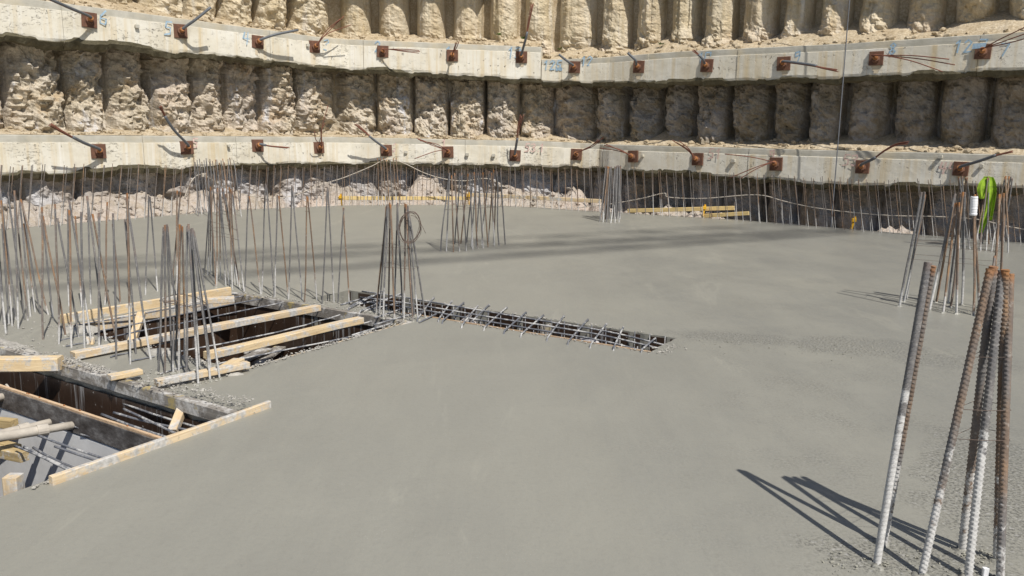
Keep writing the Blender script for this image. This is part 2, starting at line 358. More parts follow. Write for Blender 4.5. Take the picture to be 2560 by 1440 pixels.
def m_ply(name='film_plywood', base=(.030, .018, .012)):
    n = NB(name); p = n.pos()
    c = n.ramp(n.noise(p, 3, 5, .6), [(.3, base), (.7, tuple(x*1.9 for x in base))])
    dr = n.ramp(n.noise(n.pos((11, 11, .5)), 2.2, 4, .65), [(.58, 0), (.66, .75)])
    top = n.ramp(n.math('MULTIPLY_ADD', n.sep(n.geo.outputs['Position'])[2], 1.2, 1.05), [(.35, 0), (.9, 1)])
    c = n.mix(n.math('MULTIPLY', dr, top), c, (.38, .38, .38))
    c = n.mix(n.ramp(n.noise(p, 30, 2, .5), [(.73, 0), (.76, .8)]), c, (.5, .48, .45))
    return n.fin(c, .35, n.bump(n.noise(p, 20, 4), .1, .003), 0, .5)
def m_formscuff():
    n = NB('scuffed_form_board'); p = n.pos()
    c = n.ramp(n.noise(n.pos((1, 1, 2)), 6, 6, .75), [(.35, (.05, .042, .038)), (.52, (.12, .11, .105)), (.68, (.28, .27, .26))])
    return n.fin(c, .7, n.bump(n.noise(p, 30, 4), .3, .004), 0, .3)
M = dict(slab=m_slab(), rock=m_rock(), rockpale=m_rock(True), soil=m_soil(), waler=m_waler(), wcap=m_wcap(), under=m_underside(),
    bar=m_bar(), barfg=m_bar('foreground_rebar_steel', (.10, .52), (.05, .9), .028, 1.1), dow=m_bar('dowel_steel', (-.1, .5), (.25, 1.), .0), dirty=m_bardirty(),
    plate=m_rust('rusty_plate', (.10, .052, .036), (.19, .095, .06)), rusto=m_rust('orange_rust', (.22, .09, .035), (.40, .18, .07)),
    strand=m_rust('rusty_strand', (.13, .055, .04), (.26, .11, .07)), sheath=m_plain('grey_sheath', (.13, .14, .155), .45), wire=m_rust('tie_wire', (.085, .065, .055), (.19, .14, .115)),
    wood=m_wood('fresh_timber', (.58, .42, .235), (.80, .65, .42), .55), woodsp=m_wood('splashed_timber', (.54, .40, .24), (.74, .60, .41), .75), woodold=m_wood('weathered_timber', (.15, .135, .12), (.34, .31, .27), .6, .5, True),
    woody=m_wood('yellow_form_timber', (.60, .43, .17), (.84, .66, .33), .0), woodbr=m_wood('brown_yellow_timber', (.34, .25, .12), (.55, .42, .22), .35), ply=m_ply(), plygray=m_formscuff(), woodedge=m_wood('board_edge', (.50, .33, .2), (.7, .52, .34), .2),
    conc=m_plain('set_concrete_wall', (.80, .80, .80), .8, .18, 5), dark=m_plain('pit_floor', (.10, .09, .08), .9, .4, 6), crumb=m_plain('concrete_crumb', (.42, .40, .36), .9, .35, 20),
    green=m_plain('green_paste', (.32, .31, .26), .8, .3, 12), yellow=m_plain('yellow_paint', (.75, .42, .02), .5, .25, 20), prop=m_plain('mortar_crusted_prop', (.52, .47, .40), .85, .3, 14),
    vest=m_plain('hi_vis_fabric', (.30, .47, .03), .85, .45, 10), roll=m_plain('white_roll', (.82, .82, .84), .6, .12, 25), rope=m_plain('pale_rope', (.58, .52, .44), .9, .3, 60),
    cable=m_plain('steel_cable', (.16, .17, .19), .5), blue=m_plain('blue_spray', (.38, .53, .66), .8, .35, 25), red=m_plain('red_spray', (.70, .52, .46), .8, .2, 25), leaf=m_plain('leaf', (.10, .17, .03), .7, .4, 30),
    stain=m_plain('rust_stained_concrete', (.60, .51, .37), .85, .2, 8), crane=m_plain('crane_steel', (.7, .45, .05), .5), plastic=m_plain('dirty_plastic', (.55, .52, .52), .4, .4, 12), sheet=m_plain('mortar_sheet', (.42, .39, .38), .7, .5, 8), rub=m_plain('ditch_rubble', (.55, .50, .45), .95, .4, 7, .2, .6))
# ------------------------------------------------------------------ slab
HOLES = [(1.1, 3.15, -9.0, -3.93), (3.82, 5.72, -7.05, -4.68), (5.98, 6.55, -6.2, -2.43)]
EDGE = [G(10, -14.9), gp(0, 573), gp(600, 524), gp(860, 513.5), gp(1000, 512), gp(1200, 512), gp(1340, 518), gp(1500, 529), gp(1840, 549), gp(2240, 582), gp(2560, 607)]
d_ = EDGE[-1]-EDGE[-2]; EDGE.append(EDGE[-1]+d_*2.2); EDGE[0] = EDGE[1] + (EDGE[1]-EDGE[2])*1.0
e0 = EDGE[0]
def slab():
    # build with constrained triangulation so that the outline can be any polygon
    from mathutils.geometry import delaunay_2d_cdt
    out = [G(-14, 16), EDGE[-1]] + EDGE[::-1][1:] + [G(-14, -16)]
    co = []; ed = []
    def loop(pts):
        s = len(co)
        for p in pts: co.append(Vector((p[0], p[1])))
        for k in range(len(pts)): ed.append((s+k, s+(k+1) % len(pts)))
    loop(out)
    for h in HOLES:
        L = []
        c = [(h[0], h[2]), (h[0], h[3]), (h[1], h[3]), (h[1], h[2])]
        for k in range(4):
            a, b = np.array(c[k]), np.array(c[(k+1) % 4]); n = max(2, int(np.linalg.norm(b-a)/.07))
            for j in range(n):
                q = a+(b-a)*j/n; w = .012 if j else 0
                L.append(G(q[0]+rng.uniform(-w, w), q[1]+rng.uniform(-w, w)))
        loop(L); HL.append(L)
    v, e, f, *_ = delaunay_2d_cdt(co, ed, [], 2, 1e-5)
    # output type 2 keeps constraint regions; drop faces whose centre is inside a hole
    V = [(p.x, p.y, 0) for p in v]; Fc = []
    for q in f:
        c = sum((v[i] for i in q), Vector((0, 0)))/len(q); u = c.x*UU[0]+c.y*UU[1]; w = c.x*VV[0]+c.y*VV[1]
        if any(h[0]+.014 < u < h[1]-.014 and h[2]+.014 < w < h[3]-.014 for h in HOLES): continue
        Fc.append(tuple(q))
    T = .28
    def wall(L):
        for k in range(len(L)):
            a, b = L[k], L[(k+1) % len(L)]; i = len(V)
            V.extend([(a[0], a[1], 0), (b[0], b[1], 0), (b[0], b[1], -T), (a[0], a[1], -T)]); Fc.append((i, i+1, i+2, i+3))
    for L in HL: wall(L)
    wall([np.array([*p[:2], 0]) for p in out])
    o = mk('wet_concrete_slab', V, Fc, M['slab']); tag(o, kind='structure')
HL = []
slab()
gnd = mk('ground', [(-80, -80, -3.2), (80, -80, -3.2), (80, 80, -3.2), (-80, 80, -3.2)], [(0, 1, 2, 3)], M['soil']); tag(gnd, kind='structure')
# ------------------------------------------------------------------ wall path (front plane of the concrete beams)
tl = np.array([math.sin(math.radians(37.8)), math.cos(math.radians(37.8))]); tr = np.array([1, -.786])/math.hypot(1, .786)
PA = np.array([-4.53, 21.4])
def Rk(k): return np.array([1.55+k, 21.4-.786*k])
PATH = {'wall': [PA-tl*15, PA, Rk(0), Rk(13)], 'upper': [PA-tl*15, PA, np.array([.76, 21.38]), Rk(.5), Rk(13)], 'lower': [PA-tl*15, PA, np.array([2.05, 21.35]), Rk(.95), Rk(13)]}
def chaikin(P, n=2):
    for _ in range(n):
        Q = [P[0]]
        for a, b in zip(P[:-1], P[1:]):
            L = np.linalg.norm(b-a); c = min(.35/L, .25) if _ == 0 else .25
            if _ == 0: Q += [a+(b-a)*c, b-(b-a)*c]
            else: Q += [a*.75+b*.25, a*.25+b*.75]
        Q.append(P[-1]); P = Q
    return P
class Pth:
    def __init__(s, pts):
        s.p = np.array(pts); s.d = np.r_[0, np.cumsum(np.linalg.norm(np.diff(s.p, axis=0), axis=1))]
        seg = np.diff(s.p, axis=0); seg /= np.linalg.norm(seg, axis=1)[:, None]; nn = np.stack([seg[:, 1], -seg[:, 0]], 1)  # towards the camera
        vn = np.vstack([nn[:1], (nn[1:]+nn[:-1])/2, nn[-1:]]); s.n = vn/np.linalg.norm(vn, axis=1)[:, None]
    def at(s, x):
        x = np.asarray(x, float); P = np.stack([np.interp(x, s.d, s.p[:, k]) for k in (0, 1)], -1); N = np.stack([np.interp(x, s.d, s.n[:, k]) for k in (0, 1)], -1)
        return P, N/np.linalg.norm(N, axis=-1, keepdims=True)
    def hit(s, px, py):
        """arc length, height and point where the line of sight meets the beam plane"""
        d = ray(px, py); best = None
        for i in range(len(s.p)-1):
            a, b = s.p[i], s.p[i+1]; e = b-a; den = d[0]*e[1]-d[1]*e[0]
            if abs(den) < 1e-9: continue
            t = (a[0]*e[1]-a[1]*e[0])/den; q = d[:2]*t; k = ((q-a)@e)/(e@e)
            if (-1e-6 <= k <= 1+1e-6 or (i == 0 and k < 0) or (i == len(s.p)-2 and k > 1)) and t > 0:
                return s.d[i]+k*np.linalg.norm(e), H+d[2]*t, CAM+d*t
        return best
PW = Pth(chaikin(PATH['wall'])); PU = Pth(chaikin(PATH['upper'], 1)); PL = Pth(chaikin(PATH['lower'], 1))
def pull(path, px, py, out):
    s, z, Q = path.hit(px, py); P, N = path.at(s); d = Q-CAM; k = out/abs(d[:2]@N); return CAM+d*(1-k)
# ------------------------------------------------------------------ pile wall
bounds_px = [-400, -250, -95, 52, 198, 309, 413, 517, 601, 688, 769, 852, 939, 1025, 1117, 1212, 1298, 1378, 1458, 1540, 1622, 1708, 1797, 1899, 1990, 2087, 2203, 2325, 2455, 2600, 2760, 2930]
bs = [PW.hit(x, 260)[0] for x in bounds_px]
PEAK = {}
wallE = empty('pile_wall', (PA[0], PA[1]+1, -3), 'tall ochre wall of bored piles with broken soil faces behind the concrete beams', 'wall')
ZT = 8.2
kup = PU.hit(1352, 150)[0]
def uz_top(s_px): return np.interp(s_px, [-100, 336, 860, 1340, 1362, 1700, 2103, 2560], [-26, 30, 97, 117, 149, 128, 109, 79])
for i in range(len(bs)-1):
    s0, s1 = bs[i], bs[i+1]; w = s1-s0; nx = max(14, int(w/.034)); nz = int((ZT+1.6)/.042)
    t = np.linspace(-1, 1, nx); z = np.linspace(-1.6, ZT, nz); T, Z = np.meshgrid(t, z, indexing='ij')
    tw = T + .10*fbm(np.stack([T*0+i*3., Z*.8, T*0], -1), 2, 5)*(1-np.abs(T))
    hiw = np.clip((Z-3.7)/.4, 0, 1)*(1. if i >= 11 else .5)
    wd = (.97 if i < 18 else .86)*(1-hiw)+.80*hiw
    gd = (.10 if i < 18 else .15)*(1-hiw)+.42*hiw
    jit = _h(np.int64(i), np.int64(3), np.int64(7), 2)
    tq = np.abs(tw)/wd; BR = .42+.12*hiw; b = BR*np.sqrt(np.clip(1-tq**2.1, 0, 1))-BR; b = np.where(tq > 1, -BR-gd*np.clip((tq-1)*6, 0, 1), b)
    b = b*(.85+.35*jit) + (jit-.5)*.10
    b = b - .05*(i % 3)
    Sx = s0+(T+1)/2*w; P2, N2 = PW.at(Sx)
    W3 = np.stack([P2[..., 0], P2[..., 1], Z], -1)
    hi = np.clip((Z-3.9)/.4, 0, 1)     # freshly dug below, weathered smoother above
    righty = np.clip((i-17)/3., 0, 1)
    amp = (1-hi)*((1.15-.15*righty) if i < 24 else .72) + hi*(.65 if i < 11 else (.24 if i < 24 else .5))
    c1, c2, cv = cell(W3*[3.2, 3.2, 3.6], 3); d1, d2, dv = cell(W3*[8, 8, 9.], 9)
    rock = .20*(cv-.5)*np.clip((c2-c1)*3, 0, 1) + .13*(dv-.5)*np.clip((d2-d1)*3, 0, 1) + .26*fbm(W3*1.3, 4, 2) + .11*fbm(W3*8, 3, 4) + .05*(1-2*np.abs(fbm(W3*[13, 13, 16], 2, 14)))
    grooves = .06*fbm(np.stack([Sx*14, Z*.35, Sx*0], -1), 3, 12)*(hi if i > 12 else hi*.4)
    hole = np.clip(fbm(W3*.7+9, 2, 40)-.35, 0, 1)*.6*(1-hi)
    low = np.clip(.45-Z, 0, 1)*np.clip(1-i/17, .12, 1)*.35*(1+.9*fbm(W3*[1.2, 1.2, 1.5], 3, 77))   # spoil heaped at the foot
    off = (-.43 if i < 16 else -.48) + b + amp*rock + grooves - hole + low*(.5+.5*(1-np.abs(T)))
    foot = np.clip((1.1-Z)/.3, 0, 1); off = off*(1-.45*foot)+(-.50)*(.45*foot)+foot*.10*fbm(W3*[1.1, 1.1, 2.], 3, 55)
    edgefade = np.clip((1-np.abs(T))*8, 0, 1); off = np.where(edgefade < 1, off*edgefade+(-.96-.35*hiw+.30*foot+.15*fbm(W3*1.6, 4, 2)*1.2)*(1-edgefade), off)
    off = off - .03*(Z-1)*.5 + (1-hi)*np.clip((2.3-Z)*.12, 0, .14)*(i < 17)
    off = np.minimum(off, -.12+np.clip(.5-Z, 0, 1)*.5)
    P = np.stack([P2[..., 0]+N2[..., 0]*off, P2[..., 1]+N2[..., 1]*off, Z], -1)
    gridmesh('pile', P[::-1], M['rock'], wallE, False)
# solid ground behind the piles
Pb, Nb = PW.at(np.linspace(0, PW.d[-1], 50)); bk = Pb-Nb*1.1; bk2 = Pb-Nb*30
V = [(x, y, ZT) for x, y in bk]+[(x, y, ZT) for x, y in bk2]; n_ = len(bk)
V += [(x, y, -3.2) for x, y in bk]
o = mk('upper_ground', V, [(k, k+1, n_+k+1, n_+k) for k in range(n_-1)]+[(k, k+1, 2*n_+k+1, 2*n_+k) for k in range(n_-1)], M['soil']); tag(o, kind='structure')
# ------------------------------------------------------------------ concrete beams (walers)
def waler(name, path, toppx, botpx, joints, x0, x1, label, thick=.42, caph=.14, cat='concrete beam'):
    sx0, sx1 = path.hit(x0, 200)[0], path.hit(x1, 200)[0]
    sj = [sx0]+[path.hit(j, 250)[0] for j in joints]+[sx1]
    pt = [path.hit(a, b)[:2] for a, b in toppx]; pb = [path.hit(a, b)[:2] for a, b in botpx]
    ts, tz = zip(*pt); b_s, bz = zip(*pb); P0, _ = path.at(sx0)
    root = empty(name, (P0[0], P0[1], min(bz)), label, cat)
    for k in range(len(sj)-1):
        a, b = sj[k]+.004, sj[k+1]-.004; n = max(3, int((b-a)/.045)); s = np.linspace(a, b, n)
        P, N = path.at(s); zt = np.interp(s, ts, tz); zb = np.interp(s, b_s, bz)
        rag = .035*fbm(np.stack([s*1.6, s*0, s*0], -1), 4, 8, .6)-.05*np.clip(fbm(np.stack([s*2.3, s*0+4, s*0], -1), 3, 33)-.15, 0, 1)*-1
        rag = rag + np.where(cell(np.stack([s*2.2, s*0, s*0], -1), 5)[2] > .6, .035, 0)
        zb = zb+rag+.01
        dz = rng.uniform(-.006, .006); off0 = rng.uniform(-.008, .008)
        prof = []  # rows of (offset, z)
        rows = [(-thick, zt), (-.035, zt), (-.022, zt-.01), (-.018, zt-caph*.55), (-.018, zt-caph)]
        def rowpts(of, zz): 
            o_ = off0+of; return np.stack([P[:, 0]+N[:, 0]*o_, P[:, 1]+N[:, 1]*o_, zz], -1)
        cap = np.stack([rowpts(o_, z_+.006*fbm(np.stack([s*4, s*0+q, s*0], -1), 2, 9)) for q, (o_, z_) in enumerate(rows)], 0)
        gridmesh('beam_cap', cap[::-1], M['wcap'], root, False)
        H_ = zt-caph-zb; fr = [0, 0.006/.5, .15, .3, .45, .6, .75, .88, .96, 1.0]
        face = []
        for q, fv in enumerate(fr):
            of = .0 if fv > .01 else -.018
            wob = .006*fbm(np.stack([s*1.3, s*0+fv*2, s*0], -1), 3, 19); lowr = -.03*max(0, fv-.93)/.07*(1+fbm(np.stack([s*6, s*0+q, s*0], -1), 2, 3))
            face.append(rowpts(of+wob+lowr if fv > .01 else of, zt-caph-H_*fv))
        for q, (o_, dzz) in enumerate([(-.10, -.01), (-.22, .02), (-thick, .03)]):
            face.append(rowpts(o_, zb+dzz+.03*fbm(np.stack([s*5, s*0+q, s*0], -1), 3, 6)))
        sg = gridmesh('beam_segment', np.stack(face, 0)[::-1], M['waler'], root, False)
        for e in (0, -1):   # end faces of the joint
            col = [c[e] for c in cap]+[c[e] for c in face]; mk('joint_face', col, [tuple(range(len(col)))], M['waler'], root)
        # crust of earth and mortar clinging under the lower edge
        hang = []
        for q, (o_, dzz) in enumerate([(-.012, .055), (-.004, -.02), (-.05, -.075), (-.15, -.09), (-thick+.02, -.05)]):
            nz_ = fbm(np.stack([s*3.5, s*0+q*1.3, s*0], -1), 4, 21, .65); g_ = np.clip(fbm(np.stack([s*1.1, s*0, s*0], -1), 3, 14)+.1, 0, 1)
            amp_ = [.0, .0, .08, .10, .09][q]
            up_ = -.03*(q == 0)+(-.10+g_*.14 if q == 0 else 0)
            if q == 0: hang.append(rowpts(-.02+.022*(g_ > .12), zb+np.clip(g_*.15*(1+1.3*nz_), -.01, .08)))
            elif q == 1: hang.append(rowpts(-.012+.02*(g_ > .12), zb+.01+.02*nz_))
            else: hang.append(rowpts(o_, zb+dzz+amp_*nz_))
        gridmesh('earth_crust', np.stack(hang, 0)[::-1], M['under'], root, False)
    return root, (ts, tz), (b_s, bz)
wUL, tUL, _ = waler('concrete_beam', PU, [(-60, -20), (336, 30), (860, 97), (1352, 117)], [(-60, 88), (0, 95), (285, 118), (571, 148), (860, 175), (1352, 203)], [173, 681, 911], -330, 1352, 'upper pale concrete beam on the left, sloping down to the step in the middle')
wUR, tUR, _ = waler('concrete_beam', PU, [(1350, 149), (1700, 128), (2103, 109), (2560, 79)], [(1350, 207), (1500, 212), (1700, 210), (2103, 200), (2560, 181)], [1402, 1616, 1837, 2100, 2433], 1353, 2820, 'upper pale concrete beam on the right, starting at the step and rising right')
wLL, tLL, _ = waler('concrete_beam', PL, [(-60, 336), (0, 337), (860, 343), (1350, 353), (1512, 361)], [(-60, 446), (0, 443), (430, 424), (860, 412), (1200, 415), (1512, 427)], [350, 585, 1163], -330, 1512, 'lower pale concrete beam on the left, behind the rows of thin rebar')
wLR, tLR, _ = waler('concrete_beam', PL, [(1512, 361), (1700, 366), (2560, 388)], [(1512, 427), (1700, 438), (2130, 470), (2560, 472)], [1880, 2125], 1513, 2820, 'lower grey concrete beam on the right, behind the column bars')
# third beam just above the picture
def beam3(x0, x1, ztop, zbot, label):
    s0, s1 = PW.hit(x0, 100)[0], PW.hit(x1, 100)[0]; s = np.linspace(s0, s1, 60); P, N = PW.at(s); root = empty('concrete_beam', (P[0][0], P[0][1], zbot), label, 'concrete beam')
    rows = [(-.9, ztop), (-.02, ztop), (0, ztop-.03), (0, zbot), (-.5, zbot), (-.9, zbot)]
    R = np.stack([np.stack([P[:, 0]+N[:, 0]*o_, P[:, 1]+N[:, 1]*o_, np.full(len(s), z_)+.03*fbm(np.stack([s*2, s*0+q, s*0], -1), 3)*(z_ == zbot)], -1) for q, (o_, z_) in enumerate(rows)], 0)
    gridmesh('beam_segment', R[::-1], M['waler'], root, False)
beam3(-330, 1230, 6.55, 5.72, 'third pale concrete beam above the picture on the left')
beam3(1232, 2050, 8.1, 7.45, 'third pale concrete beam above the picture in the middle')
beam3(2052, 2820, 7.0, 6.3, 'third pale concrete beam above the picture on the right')
# soil ledges on the beams
def ledge(path, tt, x0, x1, hgt, mound, seed):
    s0, s1 = path.hit(x0, 100)[0], path.hit(x1, 100)[0]; n = int((s1-s0)/.05); s = np.linspace(s0, s1, n); q = np.linspace(0, 1, 16)
    Sg, Qg = np.meshgrid(s, q, indexing='ij'); P, N = path.at(Sg); zt = np.interp(Sg, tt[0], tt[1])
    off = -.12-Qg*1.25; m = np.clip(.5+.9*fbm(np.stack([Sg*.9, Sg*0, Sg*0], -1), 3, seed), 0, 1.3)
    Z = zt-.015+(.02+hgt*Qg**.8+mound*m*Qg)*(1) + (.03+.05*Qg)*fbm(np.stack([P[..., 0]*4, P[..., 1]*4, Qg*0], -1), 4, seed+5, .6)*np.clip(Qg*6+.25, 0, 1)
    g = gridmesh('soil_ledge', np.stack([P[..., 0]+N[..., 0]*off, P[..., 1]+N[..., 1]*off, Z], -1)[::-1], M['soil'], None, False); tag(g, kind='structure')
    k = int((s1-s0)*26); ss = rng.uniform(s0, s1, k); qq = rng.uniform(0, .55, k)**1.3; P, N = path.at(ss); zt = np.interp(ss, tt[0], tt[1]); off = -.13-qq*1.25
    return np.stack([P[:, 0]+N[:, 0]*off, P[:, 1]+N[:, 1]*off, zt+.0+.02+hgt*qq**.8+mound*.4*qq], -1)
clodp = [ledge(PU, tUL, -330, 1350, .25, .25, 1), ledge(PU, tUR, 1352, 2820, .30, .50, 4), ledge(PL, tLL, -330, 1510, .16, .18, 7), ledge(PL, tLR, 1512, 2820, .22, .30, 12)]
# generic clod scatter
ico = [(0, 0, 1)]+[(math.cos(a)*.894, math.sin(a)*.894, .447) for a in np.arange(5)*1.2566]+[(math.cos(a)*.894, math.sin(a)*.894, -.447) for a in np.arange(5)*1.2566+.628]+[(0, 0, -1)]
icof = [(0, 1, 2), (0, 2, 3), (0, 3, 4), (0, 4, 5), (0, 5, 1), (1, 6, 2), (2, 7, 3), (3, 8, 4), (4, 9, 5), (5, 10, 1), (6, 7, 2), (7, 8, 3), (8, 9, 4), (9, 10, 5), (10, 6, 1), (11, 7, 6), (11, 8, 7), (11, 9, 8), (11, 10, 9), (11, 6, 10)]
ICO = np.array(ico); ICF = np.array(icof)
def clods(name, pts, smin, smax, mat, flat=.7, kind='stuff', parent=None, pw=2.5):
    n = len(pts); sz = smin+(smax-smin)*rng.uniform(0, 1, n)**pw
    a = rng.uniform(0, 6.28, n); V = ICO[None]*(1+rng.uniform(-.32, .32, (n, 12, 1)))*np.stack([sz, sz*rng.uniform(.6, 1, n), sz*flat*rng.uniform(.6, 1, n)], -1)[:, None]
    c, s = np.cos(a)[:, None], np.sin(a)[:, None]; X = V[..., 0]*c-V[..., 1]*s; Y = V[..., 0]*s+V[..., 1]*c
    V = np.stack([X, Y, V[..., 2]], -1)+np.asarray(pts)[:, None]; Q = (ICF[None]+np.arange(n)[:, None, None]*12).reshape(-1, 3)
    o = npmesh(name, V.reshape(-1, 3), Q, mat, parent, False); tag(o, kind=kind); return o
clods('soil_clods', np.concatenate(clodp), .012, .10, M['soil'])
# ditch between slab and wall with rubble banked against the piles
def ditch():
    s0, s1 = PW.hit(-330, 400)[0], PW.hit(2820, 400)[0]; n = int((s1-s0)/.05); s = np.linspace(s0, s1, n); q = np.linspace(0, 1, 44); Sg, Qg = np.meshgrid(s, q, indexing='ij')
    P, N = PW.at(Sg); off = -1.0+Qg*3.6; X = P[..., 0]+N[..., 0]*off; Y = P[..., 1]+N[..., 1]*off; frac = (Sg-s0)/(s1-s0); W3 = np.stack([X, Y, X*0], -1)
    top = np.interp(frac, [0, .2, .33, .45, .55, .62, 1], [.12, .12, .0, .24, .12, -.25, -.38]); c1, c2, cv = cell(W3*[5.5, 5.5, 1], 61); d1, d2, dv = cell(W3*[12, 12, 1], 63)
    Z = top+.62*fbm(W3*1.3, 3, 66)+.25*fbm(W3*.45, 2, 69) - np.clip(Qg-.30, 0, 1)*2.2 + .10*(1-2*np.abs(fbm(W3*[3, 3, 1], 3, 81)))+.05*(1-2*np.abs(fbm(W3*[9, 9, 1], 2, 83))) + .16*(cv-.5)*np.clip((c2-c1)*3, 0, 1)+.07*(dv-.5)*np.clip((d2-d1)*3, 0, 1)
    # keep the rubble clear below the slab edge
    m = np.full(X.shape, 9.)
    for a, b in zip(EDGE[:-1], EDGE[1:]):
        e = (b-a)[:2]; t = np.clip(((X-a[0])*e[0]+(Y-a[1])*e[1])/(e@e), 0, 1); nrm = np.array([-e[1], e[0]]); nrm /= np.linalg.norm(nrm)
        dd = np.hypot(X-a[0]-e[0]*t, Y-a[1]-e[1]*t)*np.sign((X-a[0])*nrm[0]+(Y-a[1])*nrm[1]); m = np.where(np.abs(dd) < np.abs(m), dd, m)
    Z = np.where(m < .18, np.minimum(Z, -.45), np.minimum(Z, -.25+np.clip(m-.18, 0, 9)*.55+.1*fbm(W3*5, 3, 90)))
    Z = np.maximum(Z, -3.1)
    g = gridmesh('ditch_rubble', np.stack([X, Y, Z], -1)[::-1], M['rockpale'], None, False); tag(g, kind='structure')
    k = 1500; ii = rng.randint(0, n, k); jj = rng.randint(4, 26, k); pts = np.stack([X[ii, jj], Y[ii, jj], Z[ii, jj]+.02], -1); ok = (m[ii, jj] > .3) & (Z[ii, jj] > -1); return pts[ok]
clods('rubble_pieces', ditch(), .012, .11, M['rockpale'], .75)
# ------------------------------------------------------------------ anchors
def frame(path, px, py):
    s, z, Q = path.hit(px, py); P, N = path.at(s); n = np.array([N[0], N[1], 0.]); t = np.array([-N[1], N[0], 0.]); return Q, t, n   # t: to the right seen from the pit
def anchor(path, px, py, lines, label, kind='pipe', size=.165, out=.5, rust_tip=.35, rot=0.0, group='rusty ground anchor heads on the concrete beams'):
    Q, t, n = frame(path, px, py); up = np.array([0, 0, 1.]); t2 = t*math.cos(rot)+up*math.sin(rot); up2 = up*math.cos(rot)-t*math.sin(rot)
    root = empty('ground_anchor', Q, label, 'anchor', group)
    a = size; th = .04; V = []
    b0 = .006
    for dz, k in ((0.002, 1), (th-b0, 1), (th, 1-b0/a)):
        V += [Q+n*dz+(t2*x+up2*y)*a*k for x, y in ((-1, -1), (1, -1), (1, 1), (-1, 1))]
    Fc = [(8, 9, 10, 11)]+[(r*4+j, r*4+(j+1) % 4, (r+1)*4+(j+1) % 4, (r+1)*4+j) for r in (0, 1) for j in range(4)]
    mk('bearing_plate', V, Fc, M['plate'], root)
    if random.random() < .8:
        zb_ = -random.uniform(.08, .17); w_ = a*random.uniform(.35, .8); x_ = random.uniform(-.3, .3)*a; k_ = 7; V = []
        for q in range(k_+1):
            f = q/k_; ww = w_*(1-f*.8)**.5*(1+random.uniform(-.25, .25)); zz = -a+.01+(zb_)*f; V += [Q+t*(x_-ww)+up*zz+n*.0125, Q+t*(x_+ww*random.uniform(.6, 1))+up*zz+n*.0125]
        mk('rust_run', V, [(2*q, 2*q+2, 2*q+3, 2*q+1) for q in range(k_)], M['stain'], root)
    # wedge block and barrel, tilted up along the anchor axis
    ax = n*.88+up*.42; ax /= np.linalg.norm(ax)
    C = Q+n*th-up*.02
    v, f = tube_vf([C-ax*.03, C+ax*.045, C+ax*.05], [.075, .075, .066], 14); mk('wedge_seat', v, f, M['plate'], root, False)
    v, f = tube_vf([C+ax*.045, C+ax*.115, C+ax*.122], [.05, .05, .044], 14); mk('anchor_barrel', v, f, M['rusto'], root, False)
    tipp = C+ax*.115
    if kind == 'pipe':
        for L in lines:
            pts = [tipp-ax*.03, tipp+ax*.02+(pull(path, *L[0], out*.5)-tipp)*.12]+[pull(path, x, y, out*(.45+.55*(i+1)/len(L))) for i, (x, y) in enumerate(L)]
            sp = smoothpts(pts, 6); k = int(len(sp)*(1-rust_tip)) if rust_tip > 0 else len(sp)-1
            v, f = tube_vf(sp[2:k+1], .029, 10); mk('sheath', v, f, M['sheath'], root, True)
            ls = []
            for j in range(4):
                o_ = np.array([rng.uniform(-1, 1), rng.uniform(-.4, .4), rng.uniform(-1, 1)])*.022
                ls.append([p+o_*(1+1.5*max(0, (i-k)/max(1, len(sp)-k))) for i, p in enumerate(sp)][0:(len(sp) if rust_tip > 0 else k)])
            multitube('strand', ls, .010, M['strand'], root, 5, 0)
    else:
        ls = []
        for L in lines:
            ls.append([tipp-ax*.03+rng.uniform(-.02, .02, 3), tipp+ax*.03+rng.uniform(-.015, .015, 3)]+[pull(path, x, y, out*(.5+.5*(i+1)/len(L))) for i, (x, y) in enumerate(L)])
        for l in ls: tube('strand', l, .0105, M['strand'], root, 5)
    return root
U_, L_ = 'upper', 'lower'
